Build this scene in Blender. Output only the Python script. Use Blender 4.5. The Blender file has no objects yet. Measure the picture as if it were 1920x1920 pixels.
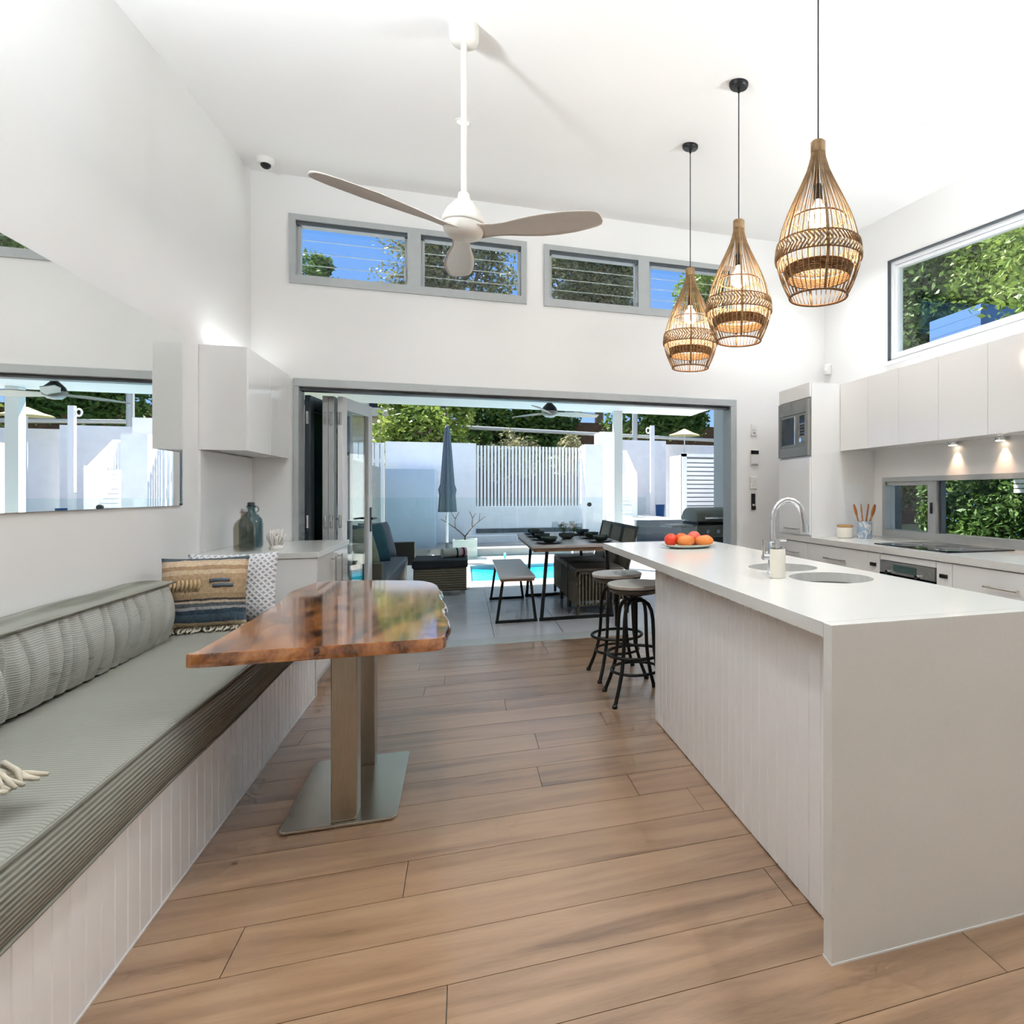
import bpy, math, random
from mathutils import Vector, Matrix
R = math.radians
random.seed(7)
SC = bpy.context.scene
COL = SC.collection

# ---------------------------------------------------------------- camera
FPX, CXP, CYP, CAMH = 1160.0, 1240.0, 924.0, 1.25
YAW = math.atan((CXP - 870.0) / FPX)
cam_d = bpy.data.cameras.new('camera')
cam_d.sensor_fit = 'HORIZONTAL'
cam_d.sensor_width = 36.0
cam_d.lens = FPX / 1920.0 * 36.0
cam_d.shift_x = (960.0 - CXP) / 1920.0
cam_d.shift_y = (CYP - 960.0) / 1920.0
cam_d.clip_start = 0.05
cam_d.clip_end = 300
cam = bpy.data.objects.new('camera', cam_d)
COL.objects.link(cam)
cam.location = (0, 0, CAMH)
cam.rotation_euler = (R(90), 0, -YAW)
SC.camera = cam

# ---------------------------------------------------------------- world, sun, exposure
SUN_DIR = Vector((0.50, -0.63, -1.0)).normalized()      # the way the light travels
W = bpy.data.worlds.new('world')
SC.world = W
W.use_nodes = True
wn = W.node_tree.nodes
wl = W.node_tree.links
wn.clear()
tcw = wn.new('ShaderNodeTexCoord')
sep = wn.new('ShaderNodeSeparateXYZ')
wl.new(tcw.outputs['Generated'], sep.inputs[0])
ramp = wn.new('ShaderNodeValToRGB')                      # clear-day sky by elevation only
for e_, (p_, c_) in zip([ramp.color_ramp.elements[0], ramp.color_ramp.elements[1], ramp.color_ramp.elements.new(0.12), ramp.color_ramp.elements.new(0.4)],
                        ((0.0, (0.52, 0.70, 0.95, 1)), (1.0, (0.07, 0.20, 0.62, 1)), (0.12, (0.30, 0.53, 0.98, 1)), (0.4, (0.14, 0.36, 0.92, 1)))):
    e_.position = p_; e_.color = c_
wl.new(sep.outputs['Z'], ramp.inputs[0])
bg = wn.new('ShaderNodeBackground')
bg.inputs['Strength'].default_value = 0.79
wo = wn.new('ShaderNodeOutputWorld')
wl.new(ramp.outputs[0], bg.inputs[0])
wl.new(bg.outputs[0], wo.inputs[0])

sd = bpy.data.lights.new('sun', 'SUN')
sd.energy = 12.2
sd.angle = R(0.6)
sd.color = (1.0, 0.95, 0.87)
so = bpy.data.objects.new('sun', sd)
COL.objects.link(so)
so.rotation_euler = SUN_DIR.to_track_quat('-Z', 'Y').to_euler()
so.location = (-20, 30, 40)

SC.cycles.use_adaptive_sampling = True
SC.cycles.adaptive_threshold = 0.09
SC.cycles.adaptive_min_samples = 12
SC.cycles.use_denoising = True
SC.cycles.max_bounces = 7
SC.cycles.diffuse_bounces = 4
SC.cycles.glossy_bounces = 3
SC.cycles.caustics_reflective = False
SC.cycles.caustics_refractive = False
SC.cycles.transparent_max_bounces = 14
SC.view_settings.view_transform = 'Standard'
SC.view_settings.look = 'None'
SC.view_settings.gamma = 1.0
SC.view_settings.use_curve_mapping = False
SC.view_settings.exposure = 0.52
DOWNLIGHT_W = 36.0
PENDANT_W = 8.0
FILL_UPLIGHT_W = 245.0
FILL_STRIP_W = 1.6

# ---------------------------------------------------------------- helpers
def lin(v):
    v /= 255.0
    return v / 12.92 if v <= 0.04045 else ((v + 0.055) / 1.055) ** 2.4
def C(r, g, b):
    return (lin(r), lin(g), lin(b), 1.0)

def worg(o):
    v = Vector((0, 0, 0))
    while o is not None:
        v += o.location
        o = o.parent
    return v

class MB:
    def __init__(s):
        s.v, s.f = [], []
    def add(s, vs, fs):
        b = len(s.v)
        s.v += [tuple(p) for p in vs]
        s.f += [tuple(i + b for i in f) for f in fs]
        return s
    def box(s, x0, x1, y0, y1, z0, z1):
        x0, x1 = min(x0, x1), max(x0, x1); y0, y1 = min(y0, y1), max(y0, y1); z0, z1 = min(z0, z1), max(z0, z1)
        vs = [(x0,y0,z0),(x1,y0,z0),(x1,y1,z0),(x0,y1,z0),(x0,y0,z1),(x1,y0,z1),(x1,y1,z1),(x0,y1,z1)]
        return s.add(vs, [(0,3,2,1),(4,5,6,7),(0,1,5,4),(1,2,6,5),(2,3,7,6),(3,0,4,7)])
    def prism(s, pts, z0, z1):
        n = len(pts)
        vs = [(p[0], p[1], z0) for p in pts] + [(p[0], p[1], z1) for p in pts]
        fs = [tuple(range(n - 1, -1, -1)), tuple(range(n, 2 * n))]
        fs += [(i, (i + 1) % n, n + (i + 1) % n, n + i) for i in range(n)]
        return s.add(vs, fs)
    def tube(s, pts, r, n=8, closed=False, cap=True):
        pts = [Vector(p) for p in pts]
        m = len(pts)
        rs = r if isinstance(r, (list, tuple)) else [r] * m
        vs, fs = [], []
        up = None
        for i, p in enumerate(pts):
            if closed:
                t = pts[(i + 1) % m] - pts[i - 1]
            else:
                t = pts[min(i + 1, m - 1)] - pts[max(i - 1, 0)]
            t.normalize()
            if up is None:
                a = Vector((0, 0, 1)) if abs(t.z) < 0.9 else Vector((1, 0, 0))
                up = t.cross(a).normalized()
            else:
                up = up - t * up.dot(t)
                if up.length < 1e-6:
                    up = t.orthogonal()
                up.normalize()
            w = t.cross(up)
            for k in range(n):
                an = 2 * math.pi * k / n
                vs.append(p + (up * math.cos(an) + w * math.sin(an)) * rs[i])
        rng = m if closed else m - 1
        for i in range(rng):
            j = (i + 1) % m
            for k in range(n):
                fs.append((i*n+k, i*n+(k+1)%n, j*n+(k+1)%n, j*n+k))
        if cap and not closed:
            fs.append(tuple(range(n - 1, -1, -1)))
            fs.append(tuple((m-1)*n + k for k in range(n)))
        return s.add(vs, fs)
    def bar(s, a, b, w, h):
        """square-section bar from a to b (w across horizontally, h the other way)"""
        a, b = Vector(a), Vector(b)
        t = (b - a).normalized()
        u = t.cross(Vector((0, 0, 1)))
        if u.length < 1e-3: u = Vector((1, 0, 0))
        u.normalize(); v = u.cross(t)
        vs = []
        for p in (a, b):
            for sx, sy in ((-1,-1),(1,-1),(1,1),(-1,1)):
                vs.append(p + u*sx*w/2 + v*sy*h/2)
        return s.add(vs, [(3,2,1,0),(4,5,6,7),(0,1,5,4),(1,2,6,5),(2,3,7,6),(3,0,4,7)])
    def lathe(s, prof, n=24, c=(0, 0, 0), cap=True):
        vs, fs = [], []
        m = len(prof)
        for r, z in prof:
            for k in range(n):
                a = 2*math.pi*k/n
                vs.append((c[0]+r*math.cos(a), c[1]+r*math.sin(a), c[2]+z))
        for i in range(m-1):
            for k in range(n):
                fs.append((i*n+k, i*n+(k+1)%n, (i+1)*n+(k+1)%n, (i+1)*n+k))
        if cap:
            fs.append(tuple(range(n-1,-1,-1)))
            fs.append(tuple((m-1)*n+k for k in range(n)))
        return s.add(vs, fs)
    def ball(s, c, rx, ry=None, rz=None, n=14, m=9):
        ry = rx if ry is None else ry; rz = rx if rz is None else rz
        vs, fs = [], []
        for i in range(1, m):
            t = math.pi*i/m
            for k in range(n):
                a = 2*math.pi*k/n
                vs.append((c[0]+rx*math.sin(t)*math.cos(a), c[1]+ry*math.sin(t)*math.sin(a), c[2]-rz*math.cos(t)))
        vs.append((c[0],c[1],c[2]-rz)); vs.append((c[0],c[1],c[2]+rz))
        b, tp = len(vs)-2, len(vs)-1
        for i in range(m-2):
            for k in range(n):
                fs.append((i*n+k, i*n+(k+1)%n, (i+1)*n+(k+1)%n, (i+1)*n+k))
        for k in range(n):
            fs.append((b, (k+1)%n, k)); fs.append((tp, (m-2)*n+k, (m-2)*n+(k+1)%n))
        return s.add(vs, fs)
    def grid(s, fn, nu, nv, closed_u=False):
        vs = [fn(i/(nu if closed_u else nu-1), j/(nv-1)) for j in range(nv) for i in range(nu)]
        fs = []
        for j in range(nv-1):
            for i in range(nu if closed_u else nu-1):
                a = j*nu+i; b = j*nu+(i+1)%nu
                fs.append((a, b, b+nu, a+nu))
        return s.add(vs, fs)
    def xf(s, M):
        s.v = [tuple(M @ Vector(p)) for p in s.v]
        return s
    def mesh(s, name, mat, org=(0,0,0), smooth=False):
        me = bpy.data.meshes.new(name)
        o = Vector(org)
        me.from_pydata([tuple(Vector(p) - o) for p in s.v], [], s.f)
        me.validate()
        if mat is not None: me.materials.append(mat)
        if smooth:
            me.polygons.foreach_set('use_smooth', [True]*len(me.polygons))
        me.update()
        return me
    def build(s, name, mat, parent=None, smooth=False, bevel=0, seg=2, org=None, auto=None):
        if parent is not None:
            base = worg(parent)
            me = s.mesh(name, mat, base, smooth)
            o = bpy.data.objects.new(name, me)
            COL.objects.link(o); o.parent = parent
        else:
            if org is None:
                xs = [p[0] for p in s.v]; ys = [p[1] for p in s.v]; zs = [p[2] for p in s.v]
                org = ((min(xs)+max(xs))/2, (min(ys)+max(ys))/2, min(zs))
            me = s.mesh(name, mat, org, smooth)
            o = bpy.data.objects.new(name, me)
            COL.objects.link(o); o.location = org
        if bevel:
            b = o.modifiers.new('bevel', 'BEVEL'); b.width = bevel; b.segments = seg; b.limit_method = 'ANGLE'; b.angle_limit = R(40)
        if auto and smooth:
            e = o.modifiers.new('edges', 'EDGE_SPLIT'); e.split_angle = R(auto)
        return o

def tag(o, label=None, cat=None, group=None, kind=None):
    if label: o['label'] = label
    if cat: o['category'] = cat
    if group: o['group'] = group
    if kind: o['kind'] = kind
    return o
def thing(name, loc, label, cat, group=None):
    o = bpy.data.objects.new(name, None)
    o.empty_display_size = 0.1
    COL.objects.link(o); o.location = loc
    return tag(o, label, cat, group)
def structure(o, label=None):
    o['kind'] = 'structure'
    if label: o['label'] = label
    return o
def copy_tree(o, parent=None):
    c = o.copy(); COL.objects.link(c)
    if parent is not None: c.parent = parent
    for ch in list(o.children): copy_tree(ch, c)
    return c
def box(name, mat, x0, x1, y0, y1, z0, z1, parent=None, bevel=0, seg=2):
    return MB().box(x0, x1, y0, y1, z0, z1).build(name, mat, parent, bevel=bevel, seg=seg)
def share(name, me, parent, loc, rz=0):
    o = bpy.data.objects.new(name, me); COL.objects.link(o); o.parent = parent
    o.location = Vector(loc) - worg(parent); o.rotation_euler = (0, 0, rz)
    return o
def area(mb, holes, plane, fix0, fix1, a0, a1, b0, b1):
    """a wall slab with rectangular holes. plane 'x' = wall normal along X (a=Y,b=Z); 'y' = normal along Y (a=X,b=Z)"""
    As = sorted({a0, a1} | {v for h in holes for v in h[:2] if a0 < v < a1})
    Bs = sorted({b0, b1} | {v for h in holes for v in h[2:] if b0 < v < b1})
    for i in range(len(As)-1):
        for j in range(len(Bs)-1):
            ca, cb = (As[i]+As[i+1])/2, (Bs[j]+Bs[j+1])/2
            if any(h[0] < ca < h[1] and h[2] < cb < h[3] for h in holes): continue
            if plane == 'x': mb.box(fix0, fix1, As[i], As[i+1], Bs[j], Bs[j+1])
            else: mb.box(As[i], As[i+1], fix0, fix1, Bs[j], Bs[j+1])
    return mb

# ---------------------------------------------------------------- materials
MATS = {}
def newmat(name):
    m = bpy.data.materials.new(name); m.use_nodes = True
    nt = m.node_tree; b = nt.nodes['Principled BSDF']
    MATS[name] = m
    return m, nt, b
def mat(name, col, rough=0.5, metal=0.0, noise=0.0, scale=8.0, bump=0.0, bscale=60.0, spec=0.5, coat=0.0, coat_r=0.05, stretch=(1,1,1)):
    m, nt, b = newmat(name)
    b.inputs['Base Color'].default_value = col
    b.inputs['Roughness'].default_value = rough
    b.inputs['Metallic'].default_value = metal
    b.inputs['Specular IOR Level'].default_value = spec
    b.inputs['Coat Weight'].default_value = coat
    b.inputs['Coat Roughness'].default_value = coat_r
    if noise or bump:
        tc = nt.nodes.new('ShaderNodeTexCoord'); mp = nt.nodes.new('ShaderNodeMapping')
        mp.inputs['Scale'].default_value = stretch
        nt.links.new(tc.outputs['Object'], mp.inputs[0])
    if noise:
        n = nt.nodes.new('ShaderNodeTexNoise'); n.inputs['Scale'].default_value = scale; n.inputs['Detail'].default_value = 6
        nt.links.new(mp.outputs[0], n.inputs['Vector'])
        cr = nt.nodes.new('ShaderNodeValToRGB')
        lo = tuple(max(0, c*(1-noise)) for c in col[:3]) + (1,); hi = tuple(min(1, c*(1+noise)) for c in col[:3]) + (1,)
        cr.color_ramp.elements[0].position = 0.3; cr.color_ramp.elements[1].position = 0.7
        cr.color_ramp.elements[0].color = lo; cr.color_ramp.elements[1].color = hi
        nt.links.new(n.outputs['Fac'], cr.inputs[0]); nt.links.new(cr.outputs[0], b.inputs['Base Color'])
    if bump:
        n2 = nt.nodes.new('ShaderNodeTexNoise'); n2.inputs['Scale'].default_value = bscale; n2.inputs['Detail'].default_value = 4
        nt.links.new(mp.outputs[0], n2.inputs['Vector'])
        bp = nt.nodes.new('ShaderNodeBump'); bp.inputs['Strength'].default_value = bump; bp.inputs['Distance'].default_value = 0.01
        nt.links.new(n2.outputs['Fac'], bp.inputs['Height']); nt.links.new(bp.outputs[0], b.inputs['Normal'])
    return m

M_wall = mat('wall_paint', C(238,238,237), 0.55, spec=0.3, bump=0.02, bscale=250)
M_ceil = mat('ceiling_paint', C(244,244,243), 0.7, spec=0.2, bump=0.02, bscale=250)
M_gloss = mat('white_gloss_lacquer', C(242,242,241), 0.10, noise=0.005, scale=3)
M_board = mat('white_painted_board', C(245,245,246), 0.09, noise=0.01, scale=5)
M_stone = mat('white_engineered_stone', C(226,226,222), 0.16, noise=0.012, scale=90)
M_trim = mat('white_satin_trim', C(235,235,235), 0.3, noise=0.005, scale=4)
M_alu = mat('grey_aluminium', C(176,181,182), 0.42, metal=0.15, noise=0.03, scale=20)
M_aludark = mat('dark_grey_aluminium', C(84,92,98), 0.4, metal=0.3, noise=0.03, scale=20)
M_whitemetal = mat('white_powdercoat', C(236,238,240), 0.35, noise=0.005, scale=6)
M_steel = mat('brushed_steel', C(200,196,188), 0.26, metal=1.0, noise=0.06, scale=18, stretch=(30,1,1))
M_satin = mat('satin_grey_steel', C(150,150,146), 0.4, metal=0.45, noise=0.06, scale=18, stretch=(1,1,30))
M_steelv = mat('brushed_steel_upright', C(170,162,148), 0.3, metal=1.0, noise=0.08, scale=18, stretch=(30,30,1))
M_chrome = mat('chrome', C(225,228,232), 0.06, metal=1.0, noise=0.01, scale=4)
M_black = mat('black_iron', C(28,30,29), 0.45, metal=0.4, noise=0.12, scale=30)
M_blackp = mat('black_plastic', C(24,25,26), 0.35, noise=0.05, scale=30)
M_blackg = mat('black_glass', C(16,18,20), 0.04, noise=0.05, scale=3)
M_whitep = mat('white_plastic', C(232,232,228), 0.35, noise=0.01, scale=20)
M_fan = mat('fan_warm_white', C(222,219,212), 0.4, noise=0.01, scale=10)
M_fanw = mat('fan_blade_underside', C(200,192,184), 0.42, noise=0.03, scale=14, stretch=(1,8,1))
M_rattan = mat('rattan_cane', C(146,116,78), 0.55, noise=0.28, scale=40, bump=0.2, bscale=120)
M_rattand = mat('rattan_dark_binding', C(126,86,46), 0.6, noise=0.3, scale=50, bump=0.4, bscale=90)
M_seat_top = mat('grey_washed_timber', C(186,183,176), 0.4, noise=0.15, scale=14, stretch=(1,12,1))
M_seat_rim = mat('dark_metal_rim', C(88,88,84), 0.4, metal=0.5, noise=0.1, scale=30)
M_tile = mat('grey_porcelain_tile', C(184,185,190), 0.28, noise=0.07, scale=3, bump=0.03, bscale=80)
M_grout = mat('tile_grout', C(108,108,108), 0.9, noise=0.1, scale=40)
M_coping = mat('pale_pool_coping', C(222,222,218), 0.6, noise=0.04, scale=10)
M_paver = mat('grey_paving', C(150,150,152), 0.7, noise=0.08, scale=6)
M_render = mat('white_render', C(240,241,243), 0.85, noise=0.03, scale=5, bump=0.1, bscale=120)
M_blue = mat('pale_blue_render', C(188,206,224), 0.8, noise=0.02, scale=5)
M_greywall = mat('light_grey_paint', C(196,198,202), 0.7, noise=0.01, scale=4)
M_stonewall = mat('speckled_stone_wall', C(164,166,160), 0.85, noise=0.22, scale=26, bump=0.3, bscale=60)
M_wicker = mat('dark_wicker', C(146,138,118), 0.7, noise=0.35, scale=60, stretch=(1,1,6), bump=0.6, bscale=90)
M_wickerb = mat('charcoal_wicker', C(84,82,72), 0.65, noise=0.45, scale=50, stretch=(6,6,1), bump=0.6, bscale=90)
M_cushd = mat('charcoal_cushion', C(48,52,56), 0.9, noise=0.1, scale=40, bump=0.2, bscale=300)
M_pad = mat('taupe_seat_pad', C(134,128,120), 0.9, noise=0.08, scale=40, bump=0.2, bscale=300)
M_cushg = mat('grey_outdoor_cushion', C(112,118,128), 0.9, noise=0.08, scale=40, bump=0.2, bscale=300)
M_teal = mat('teal_fabric', C(40,82,92), 0.9, noise=0.25, scale=12, bump=0.2, bscale=300)
M_olive = mat('olive_fabric', C(126,132,106), 0.9, noise=0.15, scale=12, bump=0.2, bscale=300)
M_towel = mat('pale_towel', C(196,204,196), 0.95, noise=0.06, scale=40, bump=0.5, bscale=260)
M_pink = mat('pink_towel', C(214,150,168), 0.95, noise=0.06, scale=40, bump=0.5, bscale=260)
M_umb = mat('slate_canvas', C(92,104,116), 0.9, noise=0.08, scale=20, bump=0.2, bscale=200)
M_pot = mat('white_planter', C(214,218,216), 0.7, noise=0.04, scale=8)
M_soil = mat('dark_soil', C(56,46,38), 1.0, noise=0.4, scale=60)
M_bark = mat('grey_bark', C(112,100,88), 0.9, noise=0.3, scale=14, bump=0.6, bscale=30)
M_bowl = mat('dark_green_stoneware', C(52,66,60), 0.35, noise=0.15, scale=20)
M_slateplate = mat('slate_plate', C(72,78,74), 0.4, noise=0.15, scale=20)
M_tabletopo = mat('grey_outdoor_tabletop', C(176,172,170), 0.3, noise=0.05, scale=9)
M_wood_edge = mat('brown_timber_edge', C(116,88,66), 0.55, noise=0.2, scale=16, stretch=(1,8,8))
M_orange = mat('orange_fruit', C(232,96,28), 0.45, noise=0.1, scale=9, bump=0.15, bscale=220)
M_apple = mat('red_orange_fruit', C(226,62,30), 0.3, noise=0.2, scale=7)
M_mango = mat('mango_skin', C(226,132,62), 0.4, noise=0.22, scale=7)
M_pinkf = mat('pink_fruit', C(235,100,80), 0.4, noise=0.2, scale=7)
M_plate = mat('celadon_plate', C(206,212,200), 0.25, noise=0.02, scale=15)
M_cream = mat('cream_ceramic', C(236,230,216), 0.3, noise=0.01, scale=15)
M_lid = mat('timber_lid', C(186,142,92), 0.5, noise=0.2, scale=20, stretch=(1,6,1))
M_spoon = mat('wooden_utensil', C(190,120,66), 0.5, noise=0.2, scale=14, stretch=(5,5,1))
M_coral = mat('white_coral', C(232,228,222), 0.8, noise=0.05, scale=40, bump=0.4, bscale=90)
M_housew = mat('distant_cream_wall', C(214,204,192), 0.9, noise=0.06, scale=2)
M_housed = mat('distant_dark_cladding', C(70,66,72), 0.8, noise=0.1, scale=3)
M_houseb = mat('blue_weatherboard', C(70,108,158), 0.8, noise=0.05, scale=3)
M_asphalt = mat('driveway', C(128,130,138), 0.9, noise=0.1, scale=8)
M_concrete = mat('pale_concrete', C(205,203,198), 0.85, noise=0.08, scale=2, bump=0.1, bscale=60)
M_earth = mat('garden_ground', C(98,104,76), 1.0, noise=0.35, scale=3)
M_brown = mat('brown_retaining_timber', C(92,72,58), 0.9, noise=0.25, scale=6)
M_roofslab = mat('roof_underlay', C(180,180,180), 0.8, noise=0.02, scale=4)
M_dial = mat('display_dark', C(20,26,28), 0.15, noise=0.05, scale=40)
M_microwin = mat('dark_oven_window', C(52,56,54), 0.12, noise=0.1, scale=10)
M_bbq = mat('grey_bbq_enamel', C(120,124,116), 0.35, noise=0.04, scale=10)
M_yellowp = mat('pale_yellow_canvas', C(214,206,150), 0.9, noise=0.06, scale=10)
M_bluep = mat('blue_bin_plastic', C(36,84,140), 0.5, noise=0.05, scale=10)
M_tan = mat('tan_jute_tassel', C(186,160,122), 0.95, noise=0.15, scale=60)
M_tassel = mat('natural_cotton_tassel', C(206,198,180), 0.95, noise=0.1, scale=60)

def glass(name, tint, rough=0.0, refl=1.0):
    m, nt, b = newmat(name)
    nt.nodes.remove(b)
    out = nt.nodes['Material Output']
    tr = nt.nodes.new('ShaderNodeBsdfTransparent'); tr.inputs[0].default_value = tint
    gl = nt.nodes.new('ShaderNodeBsdfGlossy'); gl.inputs['Roughness'].default_value = rough
    lw = nt.nodes.new('ShaderNodeLayerWeight'); lw.inputs[0].default_value = 0.5
    pw = nt.nodes.new('ShaderNodeMath'); pw.operation = 'POWER'; pw.inputs[1].default_value = 5.0
    mu = nt.nodes.new('ShaderNodeMath'); mu.operation = 'MULTIPLY_ADD'; mu.inputs[1].default_value = 0.9*refl; mu.inputs[2].default_value = 0.04*refl
    mx = nt.nodes.new('ShaderNodeMixShader')
    nt.links.new(lw.outputs['Facing'], pw.inputs[0]); nt.links.new(pw.outputs[0], mu.inputs[0]); nt.links.new(mu.outputs[0], mx.inputs[0])
    nt.links.new(tr.outputs[0], mx.inputs[1]); nt.links.new(gl.outputs[0], mx.inputs[2])
    nt.links.new(mx.outputs[0], out.inputs[0])
    return m
M_glass = glass('window_glass', (0.95, 0.98, 0.97, 1))
M_glassfence = glass('fence_glass', (0.93, 0.978, 0.975, 1), refl=0.7)
M_glassdark = glass('tinted_door_glass', (0.60, 0.68, 0.66, 1))
M_glassblack = glass('dark_tinted_glass', (0.10, 0.15, 0.14, 1))
M_jug = glass('smoked_jug_glass', (0.80, 0.78, 0.73, 1), 0.02)
M_jug2 = glass('teal_jug_glass', (0.60, 0.69, 0.71, 1), 0.02)
M_clear = glass('clear_drinking_glass', (0.9, 0.93, 0.93, 1), 0.0)
m, nt, b = newmat('mirror_silver'); b.inputs['Metallic'].default_value = 1; b.inputs['Roughness'].default_value = 0.0
b.inputs['Base Color'].default_value = (0.93, 0.95, 0.94, 1); M_mirror = m

def emit(name, col, strength):
    m, nt, b = newmat(name)
    b.inputs['Base Color'].default_value = col
    b.inputs['Emission Color'].default_value = col
    b.inputs['Emission Strength'].default_value = strength
    return m
M_bulb = emit('lit_bulb_glass', (1.0, 0.86, 0.68, 1), 4.0)
M_led = emit('downlight_lens', (1.0, 0.97, 0.92, 1), 6.0)
M_ledw = emit('warm_puck_lens', (1.0, 0.80, 0.6, 1), 6.0)
M_screen = emit('oven_display', (0.03, 0.06, 0.055, 1), 0.25)

def water_mat():
    m, nt, b = newmat('pool_water')
    b.inputs['Base Color'].default_value = C(20, 190, 225); b.inputs['Roughness'].default_value = 0.05
    tc = nt.nodes.new('ShaderNodeTexCoord'); n = nt.nodes.new('ShaderNodeTexNoise'); n.inputs['Scale'].default_value = 6
    bp = nt.nodes.new('ShaderNodeBump'); bp.inputs['Strength'].default_value = 0.15
    nt.links.new(tc.outputs['Object'], n.inputs['Vector']); nt.links.new(n.outputs['Fac'], bp.inputs['Height']); nt.links.new(bp.outputs[0], b.inputs['Normal'])
    return m
M_water = water_mat()

def wood(name, stops, axis_scale, rough, coat=0.0, coat_ior=1.6, dist=1.5, rnd=0.0, scale=2.2, fine=40.0, coat_r=0.06, bump=0.03):
    """grain: stretched noise through a colour ramp; rnd = per-piece colour spread"""
    m, nt, b = newmat(name)
    N = nt.nodes.new; L = nt.links.new
    tc = N('ShaderNodeTexCoord'); mp = N('ShaderNodeMapping'); mp.inputs['Scale'].default_value = axis_scale
    oi = N('ShaderNodeObjectInfo')
    off = N('ShaderNodeVectorMath'); off.operation = 'ADD'
    mul = N('ShaderNodeMath'); mul.operation = 'MULTIPLY'; mul.inputs[1].default_value = 37.0
    L(oi.outputs['Random'], mul.inputs[0])
    L(tc.outputs['Object'], off.inputs[0]); L(mul.outputs[0], off.inputs[1]); L(off.outputs[0], mp.inputs[0])
    n1 = N('ShaderNodeTexNoise'); n1.inputs['Scale'].default_value = scale; n1.inputs['Detail'].default_value = 7; n1.inputs['Distortion'].default_value = dist
    L(mp.outputs[0], n1.inputs['Vector'])
    n2 = N('ShaderNodeTexNoise'); n2.inputs['Scale'].default_value = fine; n2.inputs['Detail'].default_value = 3
    L(mp.outputs[0], n2.inputs['Vector'])
    mixf = N('ShaderNodeMath'); mixf.operation = 'MULTIPLY_ADD'; mixf.inputs[1].default_value = 0.22
    L(n2.outputs['Fac'], mixf.inputs[0]); L(n1.outputs['Fac'], mixf.inputs[2])
    if rnd:
        r2 = N('ShaderNodeMath'); r2.operation = 'MULTIPLY_ADD'; r2.inputs[1].default_value = rnd
        L(oi.outputs['Random'], r2.inputs[0]); L(mixf.outputs[0], r2.inputs[2]); fac = r2
        shift = -0.11 - rnd/2
    else:
        fac = mixf; shift = -0.11
    ad = N('ShaderNodeMath'); ad.operation = 'ADD'; ad.inputs[1].default_value = shift
    L(fac.outputs[0], ad.inputs[0])
    cr = N('ShaderNodeValToRGB')
    while len(cr.color_ramp.elements) < len(stops): cr.color_ramp.elements.new(0.5)
    for e, (p, c) in zip(cr.color_ramp.elements, stops): e.position = p; e.color = c
    L(ad.outputs[0], cr.inputs[0]); L(cr.outputs[0], b.inputs['Base Color'])
    b.inputs['Roughness'].default_value = rough; b.inputs['Coat Weight'].default_value = coat; b.inputs['Coat Roughness'].default_value = coat_r; b.inputs['Coat IOR'].default_value = coat_ior
    bp = N('ShaderNodeBump'); bp.inputs['Strength'].default_value = bump; bp.inputs['Distance'].default_value = 0.005
    L(n2.outputs['Fac'], bp.inputs['Height']); L(bp.outputs[0], b.inputs['Normal'])
    return m
M_oak = wood('oak_plank', [(0.25, C(118,90,67)), (0.42, C(150,118,90)), (0.58, C(166,133,103)), (0.78, C(180,149,118))], (0.55, 6, 6), 0.30, coat=1.0, coat_r=0.28, dist=0.8, rnd=0.14, bump=0.008)
M_slab = wood('polished_slab', [(0.30, C(70,38,16)), (0.43, C(140,80,36)), (0.55, C(180,112,56)), (0.72, C(204,140,82))], (3.2, 0.8, 3), 0.16, coat=1.0, coat_ior=2.0, dist=2.2, scale=2.0, fine=30, coat_r=0.07)

def rib_mat(name, c0, c1, axis, freq, rough=0.95, bump=0.5, noise=0.12, alt=None):
    """corded fabric: fine parallel ribs along one object axis"""
    m, nt, b = newmat(name)
    N = nt.nodes.new; L = nt.links.new
    tc = N('ShaderNodeTexCoord'); w = N('ShaderNodeTexWave'); w.wave_type = 'BANDS'; w.bands_direction = axis
    w.inputs['Scale'].default_value = freq; w.inputs['Distortion'].default_value = 0.6; w.inputs['Detail'].default_value = 1; w.inputs['Detail Scale'].default_value = 0.4
    L(tc.outputs['Object'], w.inputs['Vector'])
    n = N('ShaderNodeTexNoise'); n.inputs['Scale'].default_value = 5; n.inputs['Detail'].default_value = 5
    L(tc.outputs['Object'], n.inputs['Vector'])
    mx = N('ShaderNodeMath'); mx.operation = 'MULTIPLY_ADD'; mx.inputs[1].default_value = noise*4; 
    L(n.outputs['Fac'], mx.inputs[0]); L(w.outputs['Fac'], mx.inputs[2])
    cr = N('ShaderNodeValToRGB'); cr.color_ramp.elements[0].color = c0; cr.color_ramp.elements[1].color = c1
    cr.color_ramp.elements[0].position = 0.15; cr.color_ramp.elements[1].position = 1.1 if False else 1.0
    L(mx.outputs[0], cr.inputs[0]); L(cr.outputs[0], b.inputs['Base Color'])
    bp = N('ShaderNodeBump'); bp.inputs['Strength'].default_value = bump; bp.inputs['Distance'].default_value = 0.004
    L(w.outputs['Fac'], bp.inputs['Height']); L(bp.outputs[0], b.inputs['Normal'])
    b.inputs['Roughness'].default_value = rough; b.inputs['Specular IOR Level'].default_value = 0.15
    return m
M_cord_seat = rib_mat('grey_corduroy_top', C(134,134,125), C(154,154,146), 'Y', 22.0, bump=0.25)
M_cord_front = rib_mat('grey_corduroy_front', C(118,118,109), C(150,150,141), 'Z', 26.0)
M_cord_back = rib_mat('grey_ruched_corduroy', C(146,147,141), C(176,178,172), 'Z', 42.0, bump=0.25)

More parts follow.
